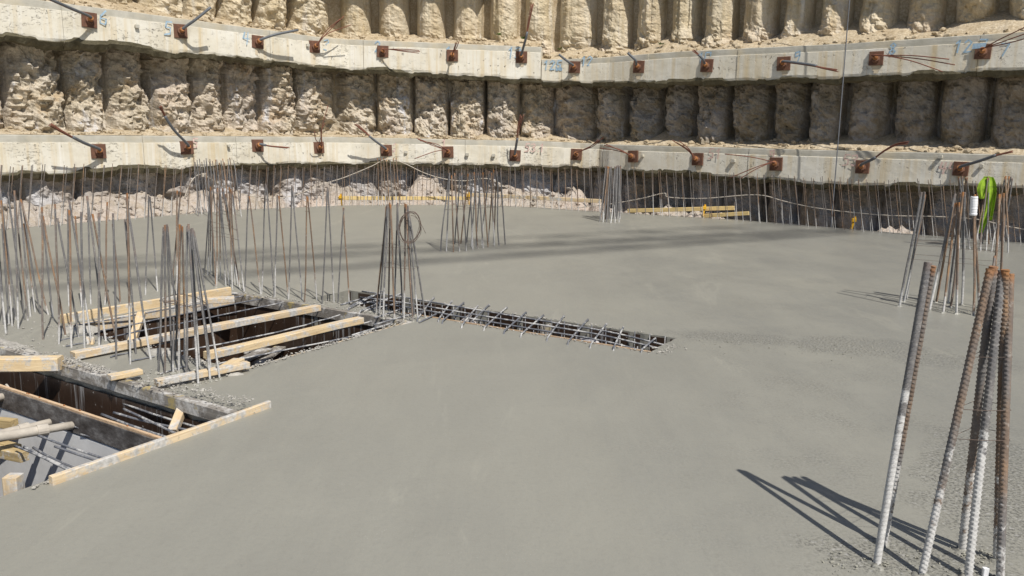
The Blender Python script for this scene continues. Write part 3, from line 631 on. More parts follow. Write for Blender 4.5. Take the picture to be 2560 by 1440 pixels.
anc = [
 (PU, 222, 50, [[(180, 22), (112, -8)]], 'rusty anchor plate with bent grey sheath rising left, left of blue 6', 'pipe', .6, 0),
 (PU, 450, 78, [[(490, 48), (527, 18)]], 'rusty anchor plate with straight grey sheath rising right, right of blue 5', 'pipe', .6, 0),
 (PU, 643, 105, [[(690, 86), (745, 75)]], 'rusty anchor plate with curved grey sheath to the right, right of blue 4', 'pipe', .5, 0),
 (PU, 785, 117, [[(820, 80), (860, 40)], [(818, 85), (878, 62)], [(815, 78), (850, 48)]], 'rusty anchor plate with three bare strands fanning up right on upper beam', 'bare', .5, 0),
 (PU, 957, 129, [[(1005, 126), (1050, 129)], [(1005, 123), (1048, 126)], [(1005, 128), (1047, 133)]], 'rusty anchor plate with level bare strands, beside blue 2', 'bare', .5, 0),
 (PU, 1131, 139, [[(1137, 122), (1142, 106)], [(1140, 122), (1147, 105)], [(1135, 122), (1139, 108)]], 'rusty anchor plate with short stubby strands, beside blue 1', 'bare', .5, 0),
 (PU, 1304, 143, [[(1316, 90), (1332, 12)]], 'rusty anchor plate with long upright sheath beside blue 13', 'pipe', .55, .3),
 (PU, 1437, 168, [[(1420, 154), (1397, 136)]], 'rusty anchor plate with short sheath rising left, left of blue 12', 'pipe', .4, 0),
 (PU, 1598, 167, [[(1588, 150), (1569, 132)]], 'rusty anchor plate with short sheath rising left, midway along right upper beam', 'pipe', .4, 0),
 (PU, 1768, 164, [[(1755, 145), (1734, 127)]], 'rusty anchor plate with short rust-tipped sheath, beside blue 10', 'pipe', .4, .2),
 (PU, 1960, 159, [[(2020, 161), (2060, 168), (2096, 173)]], 'rusty anchor plate with level sheath ending in red strands, left of blue 9', 'pipe', .45, .4),
 (PU, 2191, 146, [[(2280, 139), (2373, 148)], [(2290, 146), (2387, 162)], [(2270, 150), (2356, 179)]], 'large rusty anchor plate with three long drooping strands, left of blue 8', 'bare', .5, 0),
 (PU, 2458, 129, [[(2500, 98), (2575, 62)], [(2505, 105), (2575, 80)], [(2510, 110), (2580, 92)]], 'rusty anchor plate with blue sprayed top and strands rising right', 'bare', .5, 0),
 (PL, 245, 378, [[(208, 356), (168, 334), (127, 308)]], 'rusty anchor plate with long bent sheath rising left on lower beam, leftmost', 'pipe', .6, .35),
 (PL, 466, 369, [[(435, 325), (412, 290), (400, 268)]], 'rusty anchor plate with steep long sheath leaning left on lower beam', 'pipe', .6, .25),
 (PL, 643, 364, [[(675, 365), (720, 369)]], 'rusty anchor plate with short level half-bare sheath on lower beam', 'pipe', .45, .45),
 (PL, 796, 369, [[(790, 350), (786, 328)], [(805, 320), (820, 264)], [(802, 330), (812, 308)]], 'rusty anchor plate with V of bare strands pointing up on lower beam', 'bare', .45, 0),
 (PL, 966, 376, [[(935, 350), (912, 330), (891, 312)]], 'rusty anchor plate with rust-ended sheath rising left, beside red 2', 'pipe', .55, .4),
 (PL, 1120, 380, [[(1085, 362), (1041, 345)], [(1085, 365), (1045, 348)], [(1090, 378), (1036, 397)], [(1090, 360), (1050, 352)]], 'rusty anchor plate with frayed strands both up and down left, beside red 1', 'bare', .5, 0),
 (PL, 1288, 389, [[(1293, 350), (1298, 320), (1306, 290)]], 'rusty anchor plate with upright sheath on lower beam, midway across', 'pipe', .55, .45),
 (PL, 1441, 386, [[(1475, 366), (1508, 345)], [(1478, 368), (1500, 352)], [(1470, 370), (1495, 350)]], 'rusty anchor plate with crinkled strands rising right on lower beam', 'bare', .5, 0),
 (PL, 1584, 391, [[(1550, 374), (1510, 363)], [(1552, 377), (1515, 360)], [(1548, 378), (1500, 370)]], 'rusty anchor plate with bare strands to the left, just right of the tight column bars', 'bare', .5, 0),
 (PL, 1745, 398, [[(1720, 374), (1691, 356)], [(1722, 372), (1697, 352)], [(1718, 375), (1680, 350)]], 'rusty anchor plate with strands rising steeply left on right lower beam', 'bare', .5, 0),
 (PL, 1941, 410, [[(1880, 393), (1812, 385)], [(1890, 418), (1822, 446)], [(1892, 422), (1846, 449)]], 'rusty anchor plate with strands spread up and down left, below red 9', 'bare', .45, 0),
 (PL, 2157, 417, [[(2185, 396), (2210, 378), (2240, 362), (2270, 357)]], 'dark anchor plate with thick frayed sheath rising right on right lower beam', 'pipe', .5, .55),
 (PL, 2403, 422, [[(2450, 402), (2490, 388), (2532, 377)]], 'brown anchor plate with long thin sheath rising right, beside red 44', 'pipe', .55, .25)]
for (p_, x, y, ls, lab, kd, out, rt) in anc:
    anchor(p_, x, y, ls, lab, kd, (.142 if x < 2100 else .135), out, rt, rng.uniform(-.05, .05))
# sprayed numbers on the beams
DG = {'0': [[(0, 0), (1, 0), (1, 1), (0, 1), (0, 0)]], '1': [[(.2, .75), (.6, 1), (.55, 0)]], '2': [[(0, .8), (.4, 1), (.9, .8), (.1, 0), (1, .05)]],
 '3': [[(0, .9), (.7, 1), (.9, .75), (.4, .55), (1, .3), (.6, 0), (0, .1)]], '4': [[(.2, 1), (0, .5), (1, .45)], [(.75, 1), (.65, 0)]], '5': [[(.95, 1), (.2, 1), (.1, .6), (.8, .55), (.8, .1), (0, 0)]],
 '6': [[(.8, 1), (.15, .6), (.1, .1), (.8, 0), (.9, .4), (.2, .45)]], '7': [[(0, 1), (1, .95), (.4, 0)]], '8': [[(.5, .55), (.1, .8), (.5, 1), (.9, .8), (.1, .25), (.5, 0), (.95, .25), (.5, .55)]], '9': [[(.9, .7), (.2, .55), (.1, .9), (.8, 1), (.9, .6), (.7, 0)]],
 '.': [[(.3, 0), (.5, .08)]], 'b': [[(.1, 1), (.1, 0), (.8, .05), (.8, .45), (.1, .5)]], ' ': []}
def graffiti(path, root, px, py, txt, mat, h=.26, slant=0.1, wd=.014):
    Q, t, n = frame(path, px, py); up = np.array([0, 0, 1.]); V = []; Fc = []; x = 0
    for ch in txt:
        for st in DG[ch]:
            for a, b in zip(st[:-1], st[1:]):
                pa = np.array([x+a[0]*h*.55+a[1]*slant*h, a[1]*h]); pb = np.array([x+b[0]*h*.55+b[1]*slant*h, b[1]*h]); d = pb-pa; L = np.linalg.norm(d); d /= L; s = np.array([-d[1], d[0]])*wd*rng.uniform(.8, 1.2)
                pa = pa-d*wd*.6; pb = pb+d*wd*.6; i = len(V)
                for q in (pa+s, pa-s, pb-s, pb+s): V.append(Q+t*(q[0])+up*(q[1]-h/2)+n*.014)
                Fc.append((i, i+1, i+2, i+3))
        x += h*.75 if ch not in '. ' else h*.35
    mk('painted_number', V, Fc, mat, root)
for px, py, tx in [(246, 43, '6'), (410, 70, '5'), (606, 95, '4'), (808, 112, '3'), (936, 116, '2'), (1112, 130, '1'), (1268, 132, '13')]: graffiti(PU, wUL, px, py, tx, M['blue'])
for px, py, tx in [(1358, 163, '125'), (1390, 170, 'bb'), (1452, 153, '12'), (1745, 145, '10'), (1985, 143, '9'), (2222, 123, '8'), (2385, 117, '12.7 12'), (2500, 125, '7')]: graffiti(PU, wUR, px, py, tx, M['blue'], .22 if px != 1390 else .12)
for px, py, tx in [(982, 369, '2'), (1103, 358, '1'), (1312, 369, '53.1'), (480, 358, '5')]: graffiti(PL, wLL, px, py, tx, M['red'], .2)
for px, py, tx in [(1922, 388, '9'), (2108, 400, '53'), (2348, 420, '44'), (1772, 384, '51')]: graffiti(PL, wLR, px, py, tx, M['red'], .22)
# blue overspray on the last upper plate is a patch of paint on the plate's corner of the beam
Q, t, n = frame(PU, 2446, 120); mk('paint_patch', [Q+t*x+np.array([0, 0, y])+n*.046 for x, y in ((-.10, -.02), (.12, .0), (.13, .085), (-.09, .08))], [(0, 1, 2, 3)], M['blue'], wUR)
# small cast-in blocks on the lower beam
blkroot = [(1015, 380, wLL), (1168, 386, wLL), (1234, 388, wLL), (341, 66, wUL), (768, 113, wUL), (1608, 390, wLR), (1835, 402, wLR), (2455, 415, wLR), (2352, 392, wLR), (570, 364, wLL)]
for px, py, rt in blkroot:
    pth = PL if rt in (wLL, wLR) else PU; Q, t, n = frame(pth, px, py); s = rng.uniform(.035, .055)
    v, f = beamvf(Q-n*.02, Q+n*rng.uniform(.04, .09), s*1.6, s*1.3, bev=.008, nseg=2); mk('spacer_block', v, f, M['wcap'], rt)
# ------------------------------------------------------------------ rebar meshes (unit length, radius 1 = real radius by scale)
def ribbed(name, nr, sides, amp, mat, sway=0., rings=4, lug=.12):
    n = nr*rings+1; z = np.linspace(0, 1, n); th = np.arange(sides)*2*math.pi/sides; Z, T = np.meshgrid(z, th, indexing='ij')
    side = np.sign(np.sin(T)+1e-6); ph = Z*nr+side*.0+np.cos(T)*.42*1.0+np.where(side > 0, 0, .5)
    fr = ph-np.floor(ph); rib = np.clip(1-np.abs(fr-.5)/.27, 0, 1)**.8*np.abs(np.sin(T))**.7
    r = 1+amp*rib+lug*(np.abs(np.cos(T)) > .97)
    X = r*np.cos(T)+sway*np.sin(Z*math.pi)+.35*sway*np.sin(Z*7.); Y = r*np.sin(T)+.5*sway*np.sin(Z*2*math.pi)
    V = np.stack([X, Y, Z], -1).reshape(-1, 3); idx = np.arange(n*sides).reshape(n, sides)
    q = np.stack([idx[:-1], np.roll(idx[:-1], -1, 1), np.roll(idx[1:], -1, 1), idx[1:]], -1).reshape(-1, 4)
    c = len(V); V = np.vstack([V, [[0, 0, 1.0]]]); capf = [(idx[-1, j], idx[-1, (j+1) % sides], c, c) for j in range(sides)]
    m = bpy.data.meshes.new(name); Fc = [tuple(map(int, a)) for a in q]+[(int(a), int(b), c) for a, b, c, _ in capf]
    m.from_pydata([tuple(map(float, v)) for v in V], [], Fc); m.update(); m.polygons.foreach_set('use_smooth', [True]*len(q)+[False]*sides); m.materials.append(mat); return m
HI = [ribbed('bar', 70, 20, .34, M['barfg'], s, 5) for s in (0, .25)]
MID = [ribbed('bar', 70, 10, .20, M['bar'], s, 4, 0) for s in (0., .8, -.9)]
FAR = [ribbed('bar', 1, 7, 0, M['bar'], s, 14, 0) for s in (0., 1., -1.4)]
DOW = [ribbed('rebar', 1, 6, 0, M['dow'], s, 10, 0) for s in (0., .8, -1., 1.6)]
def bar(meshes, B, T, r, parent=None, name='bar', sink=.04):
    B = np.array(B, float); T = np.array(T, float); d = T-B; L = np.linalg.norm(d); B = B-d/L*sink; L += sink; d /= L if False else 1; dv = Vector(T-B).normalized()
    o = bpy.data.objects.new(name, random.choice(meshes)); link(o, parent)
    q = dv.to_track_quat('Z', 'Y') @ Matrix.Rotation(random.uniform(0, 6.28), 3, 'Z').to_quaternion()
    loc = Vector(B)
    if parent is not None: loc = loc-parent.location
    o.matrix_local = Matrix.Translation(loc) @ q.to_matrix().to_4x4() @ Matrix.Diagonal((r, r, float(L), 1)); return o
BROOT = []
CG = 'starter bar bundles of the columns'
def bundle(lst, r, meshes, label, cen_pull=.45, ties=2, name='column_rebar', topY=None, fg=False):
    bs_ = [gp(*b) for b, t in lst]; c = sum(bs_)/len(bs_); root = empty(name, (c[0], c[1], 0), label, 'column rebar', CG); tops = []
    for (b, t), B in zip(lst, bs_):
        T = at(*t, (topY+random.uniform(-.015, .015)) if topY else B[1]+(c[1]-B[1])*cen_pull); bar(meshes, B, T, r, root); tops.append(T)
    if meshes is not FAR: BROOT.append(root)
    # binding wire hoops around the bars
    for k in range(ties):
        fz = random.uniform(.45, .9); ring = [B+(T-B)*fz for B, T in zip(bs_, tops)]; cc = sum(ring)/len(ring)
        ring.sort(key=lambda p: math.atan2(p[1]-cc[1], p[0]-cc[0])); ring = [cc+(p-cc)*(1+(r+.004)/max(.03, np.linalg.norm((p-cc)[:2]))) for p in ring]
        for p in ring: p[2] = cc[2]
        tube('tie_wire', ring+[ring[0]], .0016 if not fg else .0013, M['wire'], root, 4, True, 0)
    return root
# right foreground: two groups of thick bars
bundle([((2192, 1412), (2321, 656)), ((2209, 1360), (2331, 664))], .0138, HI, 'pair of thick ribbed bars leaning together in the right foreground', .4, 0, topY=3.22, fg=True)
bundle([((2304, 1438), (2476, 672)), ((2404, 1377), (2484, 666)), ((2420, 1446), (2504, 676)), ((2492, 1402), (2513, 674)), ((2500, 1452), (2525, 684))], .0142, HI, 'cluster of thick rusty-tipped ribbed bars at the right edge, nearest the camera', .35, 3, topY=3.16, fg=True)
# right middle
C2 = [((2249, 766), (2304, 480)), ((2259, 755), (2311, 480)), ((2267, 747), (2313, 487)), ((2324, 776), (2388, 484)), ((2341, 756), (2384, 507)), ((2358, 782), (2391, 507)), ((2370, 758), (2401, 483)), ((2391, 785), (2397, 506)),
      ((2404, 763), (2412, 481)), ((2376, 768), (2407, 480)), ((2433, 788), (2437, 486)), ((2447, 771), (2437, 524)), ((2466, 800), (2487, 640)), ((2486, 790), (2499, 485)), ((2499, 776), (2508, 483))]
b2 = bundle(C2, .0112, MID, 'column bars in the right middle with a white roll hung on one', .5, 3)
C3 = []
for k in range(10):
    x = 2398+k*13.5; C3.append(((x, 621+k*1.2+random.uniform(-1, 1)), (2402+(0 if k < 3 else (68 if k < 6 else 118))+random.uniform(-7, 7), 442+random.uniform(-3, 3))))
for k in range(7):
    x = 2405+k*17; C3.append(((x, 606+k*1.2), (2410+(8 if k < 3 else (60 if k < 5 else 122))+random.uniform(-6, 6), 444+random.uniform(-3, 3))))
b3 = bundle(C3, .0112, FAR, 'column bars at the right back with a green safety vest draped over', .5, 2)
# centre back, tight
C4 = [((1498+k*4.8+random.uniform(-1, 1), 557-(k % 2)*9+abs(k-6)*-.5), ((1514 if k < 6 else 1537)+(k % 6)*2.9, 415+random.uniform(-2, 3))) for k in range(12)]
C4 += [((1503+k*5.2, 549-k*.2), ((1515 if k < 5 else 1538)+(k % 5)*3.3, 416+random.uniform(-2, 3))) for k in range(10)]
bundle(C4, .0115, FAR, 'dense rusty column bars standing alone at the centre back of the slab', .5, 1)
# centre
C5 = [((1102, 627), (1123, 433)), ((1116, 628), (1124, 432)), ((1134, 630), (1129, 439)), ((1149, 628), (1137, 433)), ((1165, 627), (1154, 432)), ((1182, 623), (1174, 433)), ((1195, 622), (1185, 430)), ((1208, 620), (1195, 432)),
      ((1220, 618), (1207, 431)), ((1236, 615), (1229, 432)), ((1248, 613), (1243, 429)), ((1263, 611), (1251, 431)), ((1137, 610), (1149, 434)), ((1152, 609), (1170, 435)), ((1167, 606), (1182, 434)), ((1178, 617), (1191, 434)),
      ((1190, 616), (1202, 433)), ((1205, 613), (1224, 428)), ((1221, 604), (1234, 425)), ((1233, 611), (1243, 430))]
bundle(C5, .0105, FAR, 'blue-grey column bars in a long row at the centre of the slab', .5, 1)
# centre left with coil
C6 = [((941, 786), (966, 516)), ((948, 787), (968, 512)), ((959, 796), (970, 511)), ((971, 776), (974, 507)), ((987, 797), (976, 511)), ((986, 782), (994, 507)), ((1008, 791), (993, 510)), ((1010, 800), (1012, 509)),
      ((1033, 804), (1015, 510)), ((1036, 790), (1017, 511)), ((1045, 800), (1020, 515)), ((1063, 794), (1022, 536))]
b6 = bundle(C6, .0078, MID, 'column bars over the open trench with a wire coil hung on them', .45, 2)
# left front
C7 = [((395, 932), (409, 568)), ((411, 938), (412, 562)), ((430, 914), (417, 561)), ((452, 908), (418, 566)), ((435, 934), (434, 793)), ((447, 932), (449, 561)), ((465, 953), (468, 565)), ((496, 963), (471, 560)), ((499, 918), (477, 572)),
      ((525, 953), (480, 570)), ((528, 935), (483, 575)), ((549, 947), (484, 579)), ((461, 905), (455, 566)), ((438, 905), (452, 563))]
bundle(C7, .0071, MID, 'ribbed column bars between the two open pits, nearest on the left', .4, 2)
C8 = [((511, 687), (526, 467)), ((519, 687), (524, 470)), ((526, 684), (526, 472)), ((533, 690), (528, 470)), ((539, 719), (526, 467)), ((541, 717), (543, 470)), ((551, 697), (547, 472)), ((565, 716), (549, 475)), ((574, 716), (548, 472)),
      ((581, 724), (573, 468)), ((587, 711), (577, 472)), ((600, 721), (556, 470)), ((595, 713), (563, 485)), ((611, 732), (580, 478))]
bundle(C8, .0068, MID, 'dark column bars behind the far board of the cross-barred opening', .45, 2)
C9 = [((494+k*9+random.uniform(-2, 2), 541-(k % 3)*5), (482+k*8.6+random.uniform(-3, 3), 397+random.uniform(-4, 6))) for k in range(13)]+[((500+k*12, 528), (490+k*12.+random.uniform(-3, 3), 402+random.uniform(-4, 6))) for k in range(8)]
b9 = bundle(C9, .0090, FAR, 'tall column bars at the left back edge of the slab with a rope knot', .5, 0)
C10 = [((946+k*9+random.uniform(-1, 1), 513.5+(k % 2)), (943+k*8.+random.uniform(-1, 1), 396+random.uniform(-3, 5))) for k in range(7)]
bundle(C10, .0100, FAR, 'tall bars at the back edge of the slab, behind the wire coil', .5, 0)
# pairs of leaning wall bars
PG = 'pairs of leaning rebar along the open pit'
def pair(lst, label, r=.0066):
    B = [gp(*b) for b, t in lst]; c = sum(B)/len(B); root = empty('rebar_pair', (c[0], c[1], 0), label, 'rebar pair', PG); T = []
    for (b, t), b3_ in zip(lst, B):
        t3 = at(*t, b3_[1]*.4+c[1]*.6); bar(MID, b3_, t3, r, root); T.append(t3)
    if len(lst) > 1:
        a, b = [B[i]+(T[i]-B[i])*.86 for i in (0, 1)]; tube('tie_wire', [a+[.012, 0, 0], b+[.012, -.01, 0], b-[.012, 0, 0], a-[.012, .01, 0]], .0015, M['wire'], root, 4)
prs = [[((612, 731), (621, 486)), ((652, 736), (623, 490))], [((654, 735), (664, 459)), ((686, 745), (666, 462))], [((688, 742), (693, 487)), ((721, 748), (697, 490))], [((722, 746), (730, 463)), ((755, 748), (731, 466))],
       [((761, 756), (767, 490)), ((792, 749), (769, 493))], [((805, 760), (818, 468)), ((835, 756), (820, 470))], [((845, 758), (860, 520)), ((872, 758), (858, 519))]]
ordn = ['first', 'second', 'third', 'fourth', 'fifth', 'sixth', 'seventh']
for k, p in enumerate(prs): pair(p, 'inverted V of two rusty bars, %s from the left behind the cross-barred opening' % ordn[k])
lf = [((46, 821), (36, 476)), ((108, 849), (105, 518)), ((147, 860), (137, 510)), ((179, 869), (173, 525)), ((212, 871), (203, 530)), ((249, 887), (247, 532)), ((290, 898), (282, 533)), ((228, 853), (172, 500)), ((265, 852), (217, 490)),
      ((298, 877), (232, 535)), ((163, 837), (107, 540)), ((196, 843), (143, 545)), ((326, 910), (318, 483)), ((339, 885), (312, 548)), ((377, 898), (315, 493)), ((173, 765), (170, 522)), ((227, 760), (219, 491)), ((300, 760), (281, 560)), ((364, 737), (372, 489)),
      ((394, 728), (375, 492)), ((324, 741), (318, 482)), ((62, 800), (20, 481)), ((70, 801), (38, 491)), ((76, 791), (50, 505)), ((121, 787), (52, 498)), ((101, 785), (55, 501)), ((30, 815), (2, 501)), ((41, 800), (0, 471)), ((23, 812), (5, 560)),
      ((9, 811), (-6, 521)), ((88, 780), (60, 560)), ((15, 835), (-14, 540)), ((-8, 820), (-30, 520)), ((442, 742), (443, 476)), ((430, 735), (452, 480)), ((205, 768), (188, 540)), ((262, 762), (268, 505)), ((133, 792), (109, 560))]
lf.sort(key=lambda q: q[0][0])
for b, t in lf:
    B = gp(*b); T = at(*t, B[1]+.12); o = bar(MID, B, T, .0073, None, 'rebar')
    back = b[1] < 775; wh = 'at the left picture edge' if b[0] < 90 else ('behind the long far board' if back else ('left of the upright wooden pegs' if b[0] < 215 else 'between the wooden pegs and nearest column bars'))
    tag(o, 'tall ribbed bar in wet concrete ' + wh, 'rebar', 'bars standing ' + wh)
# dowels along the far edge
def edge_dowels():
    L = [e[:2] for e in EDGE]; P = Pth(L); tot = P.d[-1]; s = 0.3; k = 0; topy = lambda x: np.interp(x, [-200, 0, 300, 600, 850, 1200, 1500, 1840, 2240, 2560], [410, 412, 414, 418, 417, 418, 421, 436, 450, 456])
    from_px = lambda p: ((p-CAM)@r_)/((p-CAM)@f_)*F+1280
    while s < tot and len(DW) < 258:
        q, n = P.at(s); row = .05+.16*(k % 2); b = np.array([q[0], q[1], 0])+np.array([n[0], n[1], 0])*row
        px = from_px(b)
        if px > 2680: break
        if px > -60:
            py = topy(px)+random.uniform(-5, 5)+(8 if k % 7 == 3 else 0); t = at(px+(px-1168)*-.011+random.uniform(-3, 3), py, b[1]+random.uniform(-.03, .03))
            o = bar(DOW, b, t, .0066 if px < 1500 else .0060, None, 'rebar')
            sec = 0 if px < 860 else (1 if px < 1510 else 2)
            tag(o, ['thin upright dowel in the row along the left back edge of the slab', 'thin upright dowel in the row along the middle back edge of the slab', 'thin upright dowel in the row along the right back edge of the slab'][sec], 'rebar', ['dowels on the left back edge', 'dowels on the middle back edge', 'dowels on the right back edge'][sec])
            DW.append((px, b, t))
        k += 1; s += random.uniform(.068, .115) if px < 1520 else random.uniform(.068, .112)
DW = []
edge_dowels()
wb = gp(2462, 1440); v, f = beamvf(wb-[0, 0, .02], wb+[0, 0, .035], .022, .016, (0, 1, 0), .003, nseg=2); o = mk('spacer_block', v, f, M['roll']); tag(o, 'small white block standing in wet concrete among the nearest thick bars', 'spacer')
# ------------------------------------------------------------------ rope, coil, vest, roll, cable
def ypx(px):   # depth of the back edge seen at picture column px
    g = np.interp(px, [0, 600, 860, 1200, 1500, 1840, 2240, 2560], [EDGE[1][1], EDGE[2][1], EDGE[3][1], EDGE[5][1], EDGE[7][1], EDGE[8][1], EDGE[9][1], EDGE[10][1]]); return g
rp = [(460, 497), (472, 465), (488, 442), (506, 437), (540, 455), (575, 475), (615, 487), (680, 496), (740, 487), (800, 462), (860, 444), (930, 415), (965, 398), (1005, 406), (1060, 432), (1110, 447), (1160, 452), (1215, 446), (1245, 458), (1290, 482), (1330, 505), (1410, 520), (1510, 512), (1600, 497), (1660, 483), (1672, 493), (1760, 496), (1890, 487), (1960, 503), (2030, 518), (2120, 530), (2230, 539), (2330, 541), (2440, 548), (2520, 566), (2600, 580)]
o = tube('rope', [at(x, y, ypx(x)-.06) for x, y in rp], .009, M['rope'], None, 6, True, 5); tag(o, 'pale slack rope strung along the thin bars at the back edge', 'rope')
for k in range(5):
    c = at(509, 438+k*1.9-4, ypx(509)-.1); o2 = multitube('knot', [[c+np.array([.055*math.cos(a), .04*math.sin(a), .006*math.sin(a*2+k)]) for a in np.linspace(0, 6.28, 12)]], .009, M['rope'], o, 5, 0)
c = at(1024, 567, gp(1024, 800)[1]-.03); ls = []
for k in range(6):
    R1, R2 = .088+.010*random.random(), .132+.012*random.random(); dx, dz = random.uniform(-.012, .012), random.uniform(-.012, .012); ph = random.uniform(0, 6)
    ls.append([c+np.array([dx+R1*math.cos(a)+.004*math.sin(5*a+ph), -.02+.012*math.sin(a+ph), dz+R2*math.sin(a)+.02*math.cos(a)]) for a in np.linspace(ph, ph+6.28, 28)])
ls.append([c+np.array([.02+.03*t, -.03, .13]) + np.array([.10*t, -.03, -.02-.16*t*t]) for t in np.linspace(0, 1, 8)])
o = multitube('wire_coil', ls, .0022, M['wire'], None, 5, 0); tag(o, 'brown loop of tie wire hanging on the column bars over the trench', 'wire coil')
# white roll slipped over a bar
tB = at(2433, 538, gp(2433, 788)[1]+.02); tT = at(2436, 491, gp(2433, 788)[1]+.02); ax = (tT-tB)/np.linalg.norm(tT-tB)
rr = empty('tape_roll', tB, 'white wrapped roll slipped over a bar in the right middle column', 'roll')
nn_ = 14; v, f = tube_vf([tB+(tT-tB)*k/nn_ for k in range(nn_+1)], [.032+.0022*(k % 2)+random.uniform(-.0012, .0012) for k in range(nn_+1)], 16); mk('wrap', v, f, M['roll'], rr, False)
v, f = tube_vf([tB-ax*.012, tT+ax*.002], .018, 12); mk('core', v, f, M['woodold'], rr, False)
# vest: folded cloth draped over the middle group of the back right column
yv = gp(2460, 628)[1]+.30
def vest():
    root = empty('safety_vest', at(2465, 585, yv), 'bright green safety vest hung over the back right column bars', 'vest')
    def panel(name, outl, y0, amp, seed):
        rows = []
        for j, (xl, xr, y) in enumerate(outl):
            row = []
            for i in range(15):
                t = i/14; x = xl+(xr-xl)*t+math.sin(j*1.3+seed)*.6; p = at(x, y, y0)
                f = math.sin(t*8+seed+j*.12)*amp+math.sin(t*17+j*.5+seed*2)*amp*.3+.02*math.sin(j*.8+seed)
                row.append(p+np.array([0, f, 0]))
            rows.append(row)
        g = gridmesh(name, np.array(rows), M['vest'], root, True); md = g.modifiers.new('s', 'SOLIDIFY'); md.thickness = .003; md2 = g.modifiers.new('u', 'SUBSURF'); md2.levels = 1; md2.render_levels = 1
    panel('front_panel', [(2463, 2477, 441), (2460, 2482, 446), (2461, 2484, 456), (2463, 2482, 470), (2461, 2479, 490), (2456, 2475, 510), (2454, 2473, 530), (2451, 2469, 550), (2448, 2463, 568), (2447, 2456, 584)], yv, .022, 1.)
    panel('shoulder_flap', [(2459, 2470, 445), (2451, 2470, 453), (2444, 2470, 462), (2440, 2469, 474), (2443, 2468, 486), (2449, 2467, 498)], yv-.05, .02, 2.3)
    panel('back_panel', [(2466, 2481, 442), (2468, 2486, 452), (2474, 2489, 466), (2477, 2488, 484), (2477, 2486, 505), (2476, 2484, 530), (2473, 2481, 552)], yv+.08, .02, 3.1)
vest()
cabB = PW.hit(2088, 420); sC = cabB[0]; Pc, Nc = PW.at(sC); bx = pull(PL, 2087, 440, .35)
o = tube('hanging_cable', [(bx[0], bx[1], -2.5), (bx[0]+.01, bx[1], 1.), (bx[0]+.0, bx[1], 5.), (bx[0]-.01, bx[1], 9.5)], .011, M['cable'], None, 8); tag(o, 'thin grey cable hanging straight down in front of the right beams', 'cable')
# small weeds on the upper ledge
def weed(px, py, k, label):
    c = pull(PU, px, py, -.35); root = empty('weed', c, label, 'weed'); V = []; Fc = []
    for j in range(k):
        a = random.uniform(0, 6.28); l = random.uniform(.06, .15); up = random.uniform(.3, 1.2); d = np.array([math.cos(a), math.sin(a), up]); d /= np.linalg.norm(d); s = np.cross(d, [0, 0, 1]); s /= np.linalg.norm(s)+1e-6; w = l*.16; i = len(V)
        V += [c+d*l*.1, c+d*l*.5+s*w, c+d*l-np.array([0, 0, l*.2]), c+d*l*.5-s*w]; Fc.append((i, i+1, i+2, i+3))
    o = mk('leaves', V, Fc, M['leaf'], root); 
for px, py, k, lab in [(1247, 88, 26, 'small green weed on the soil ledge left of the long upright sheath'), (1308, 98, 40, 'small green weed at the foot of the long upright sheath'), (1400, 125, 18, 'tiny green weed on the soil ledge above the step'), (1653, 112, 24, 'small green weed on the ledge of the right upper beam')]: weed(px, py, k, lab)
# clod hanging at the lower edge of the upper beam
# ------------------------------------------------------------------ pits
def boxq(name, a, b, c, d, mat, parent=None): return mk(name, [a, b, c, d], [(0, 1, 2, 3)], mat, parent)
def panelwall(root, P0, P1, ztop, zbot, mat, n=3, name='plywood_panel', thick=.021, nrm=None):
    """plywood sheets side by side with open joints"""
    P0 = np.array(P0, float); P1 = np.array(P1, float); t = (P1-P0); L = np.linalg.norm(t); t /= L
    for k in range(n):
        a = P0+t*(L*k/n+.002); b = P0+t*(L*(k+1)/n-.002); off = nrm*rng.uniform(-.002, .002)
        c = (a+b)/2
        v = []
        for q in (0, 1):
            for p, z in ((a, zbot), (b, zbot), (b, ztop), (a, ztop)): v.append(np.array([p[0], p[1], z])+off-nrm*thick*q)
        mk(name, v, [(0, 1, 2, 3), (4, 7, 6, 5), (0, 4, 5, 1), (1, 5, 6, 2), (2, 6, 7, 3), (3, 7, 4, 0)], mat, root)
# pit 1: stair pit at the left front
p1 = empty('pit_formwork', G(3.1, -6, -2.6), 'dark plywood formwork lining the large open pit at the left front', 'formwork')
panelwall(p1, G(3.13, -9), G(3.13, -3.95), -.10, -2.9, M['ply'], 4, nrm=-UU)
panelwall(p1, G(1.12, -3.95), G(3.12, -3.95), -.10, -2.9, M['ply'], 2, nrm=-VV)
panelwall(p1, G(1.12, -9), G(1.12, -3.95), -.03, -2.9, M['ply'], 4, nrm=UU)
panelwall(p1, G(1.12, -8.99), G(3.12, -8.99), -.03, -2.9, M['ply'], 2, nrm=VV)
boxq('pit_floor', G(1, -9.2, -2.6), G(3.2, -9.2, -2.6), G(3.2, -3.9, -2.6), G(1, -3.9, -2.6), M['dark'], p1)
# edge timber of the pit (weathered joist under the concrete lip)
j1 = timber('pit_edge_joist', G(3.155, -9, -.012), G(3.155, -6.18, -.012), .07, .085, M['woodold'], None); tag(j1, 'weathered joist with mortar crumbs at the back edge of the left pit, left part', 'timber', 'timbers round the openings')
j2 = timber('pit_edge_joist', G(3.15, -6.16, -.005), G(3.15, -3.95, -.02), .07, .085, M['woodold'], None); tag(j2, 'long grey crusted joist at the back edge of the left pit, below the column bars', 'timber', 'timbers round the openings')
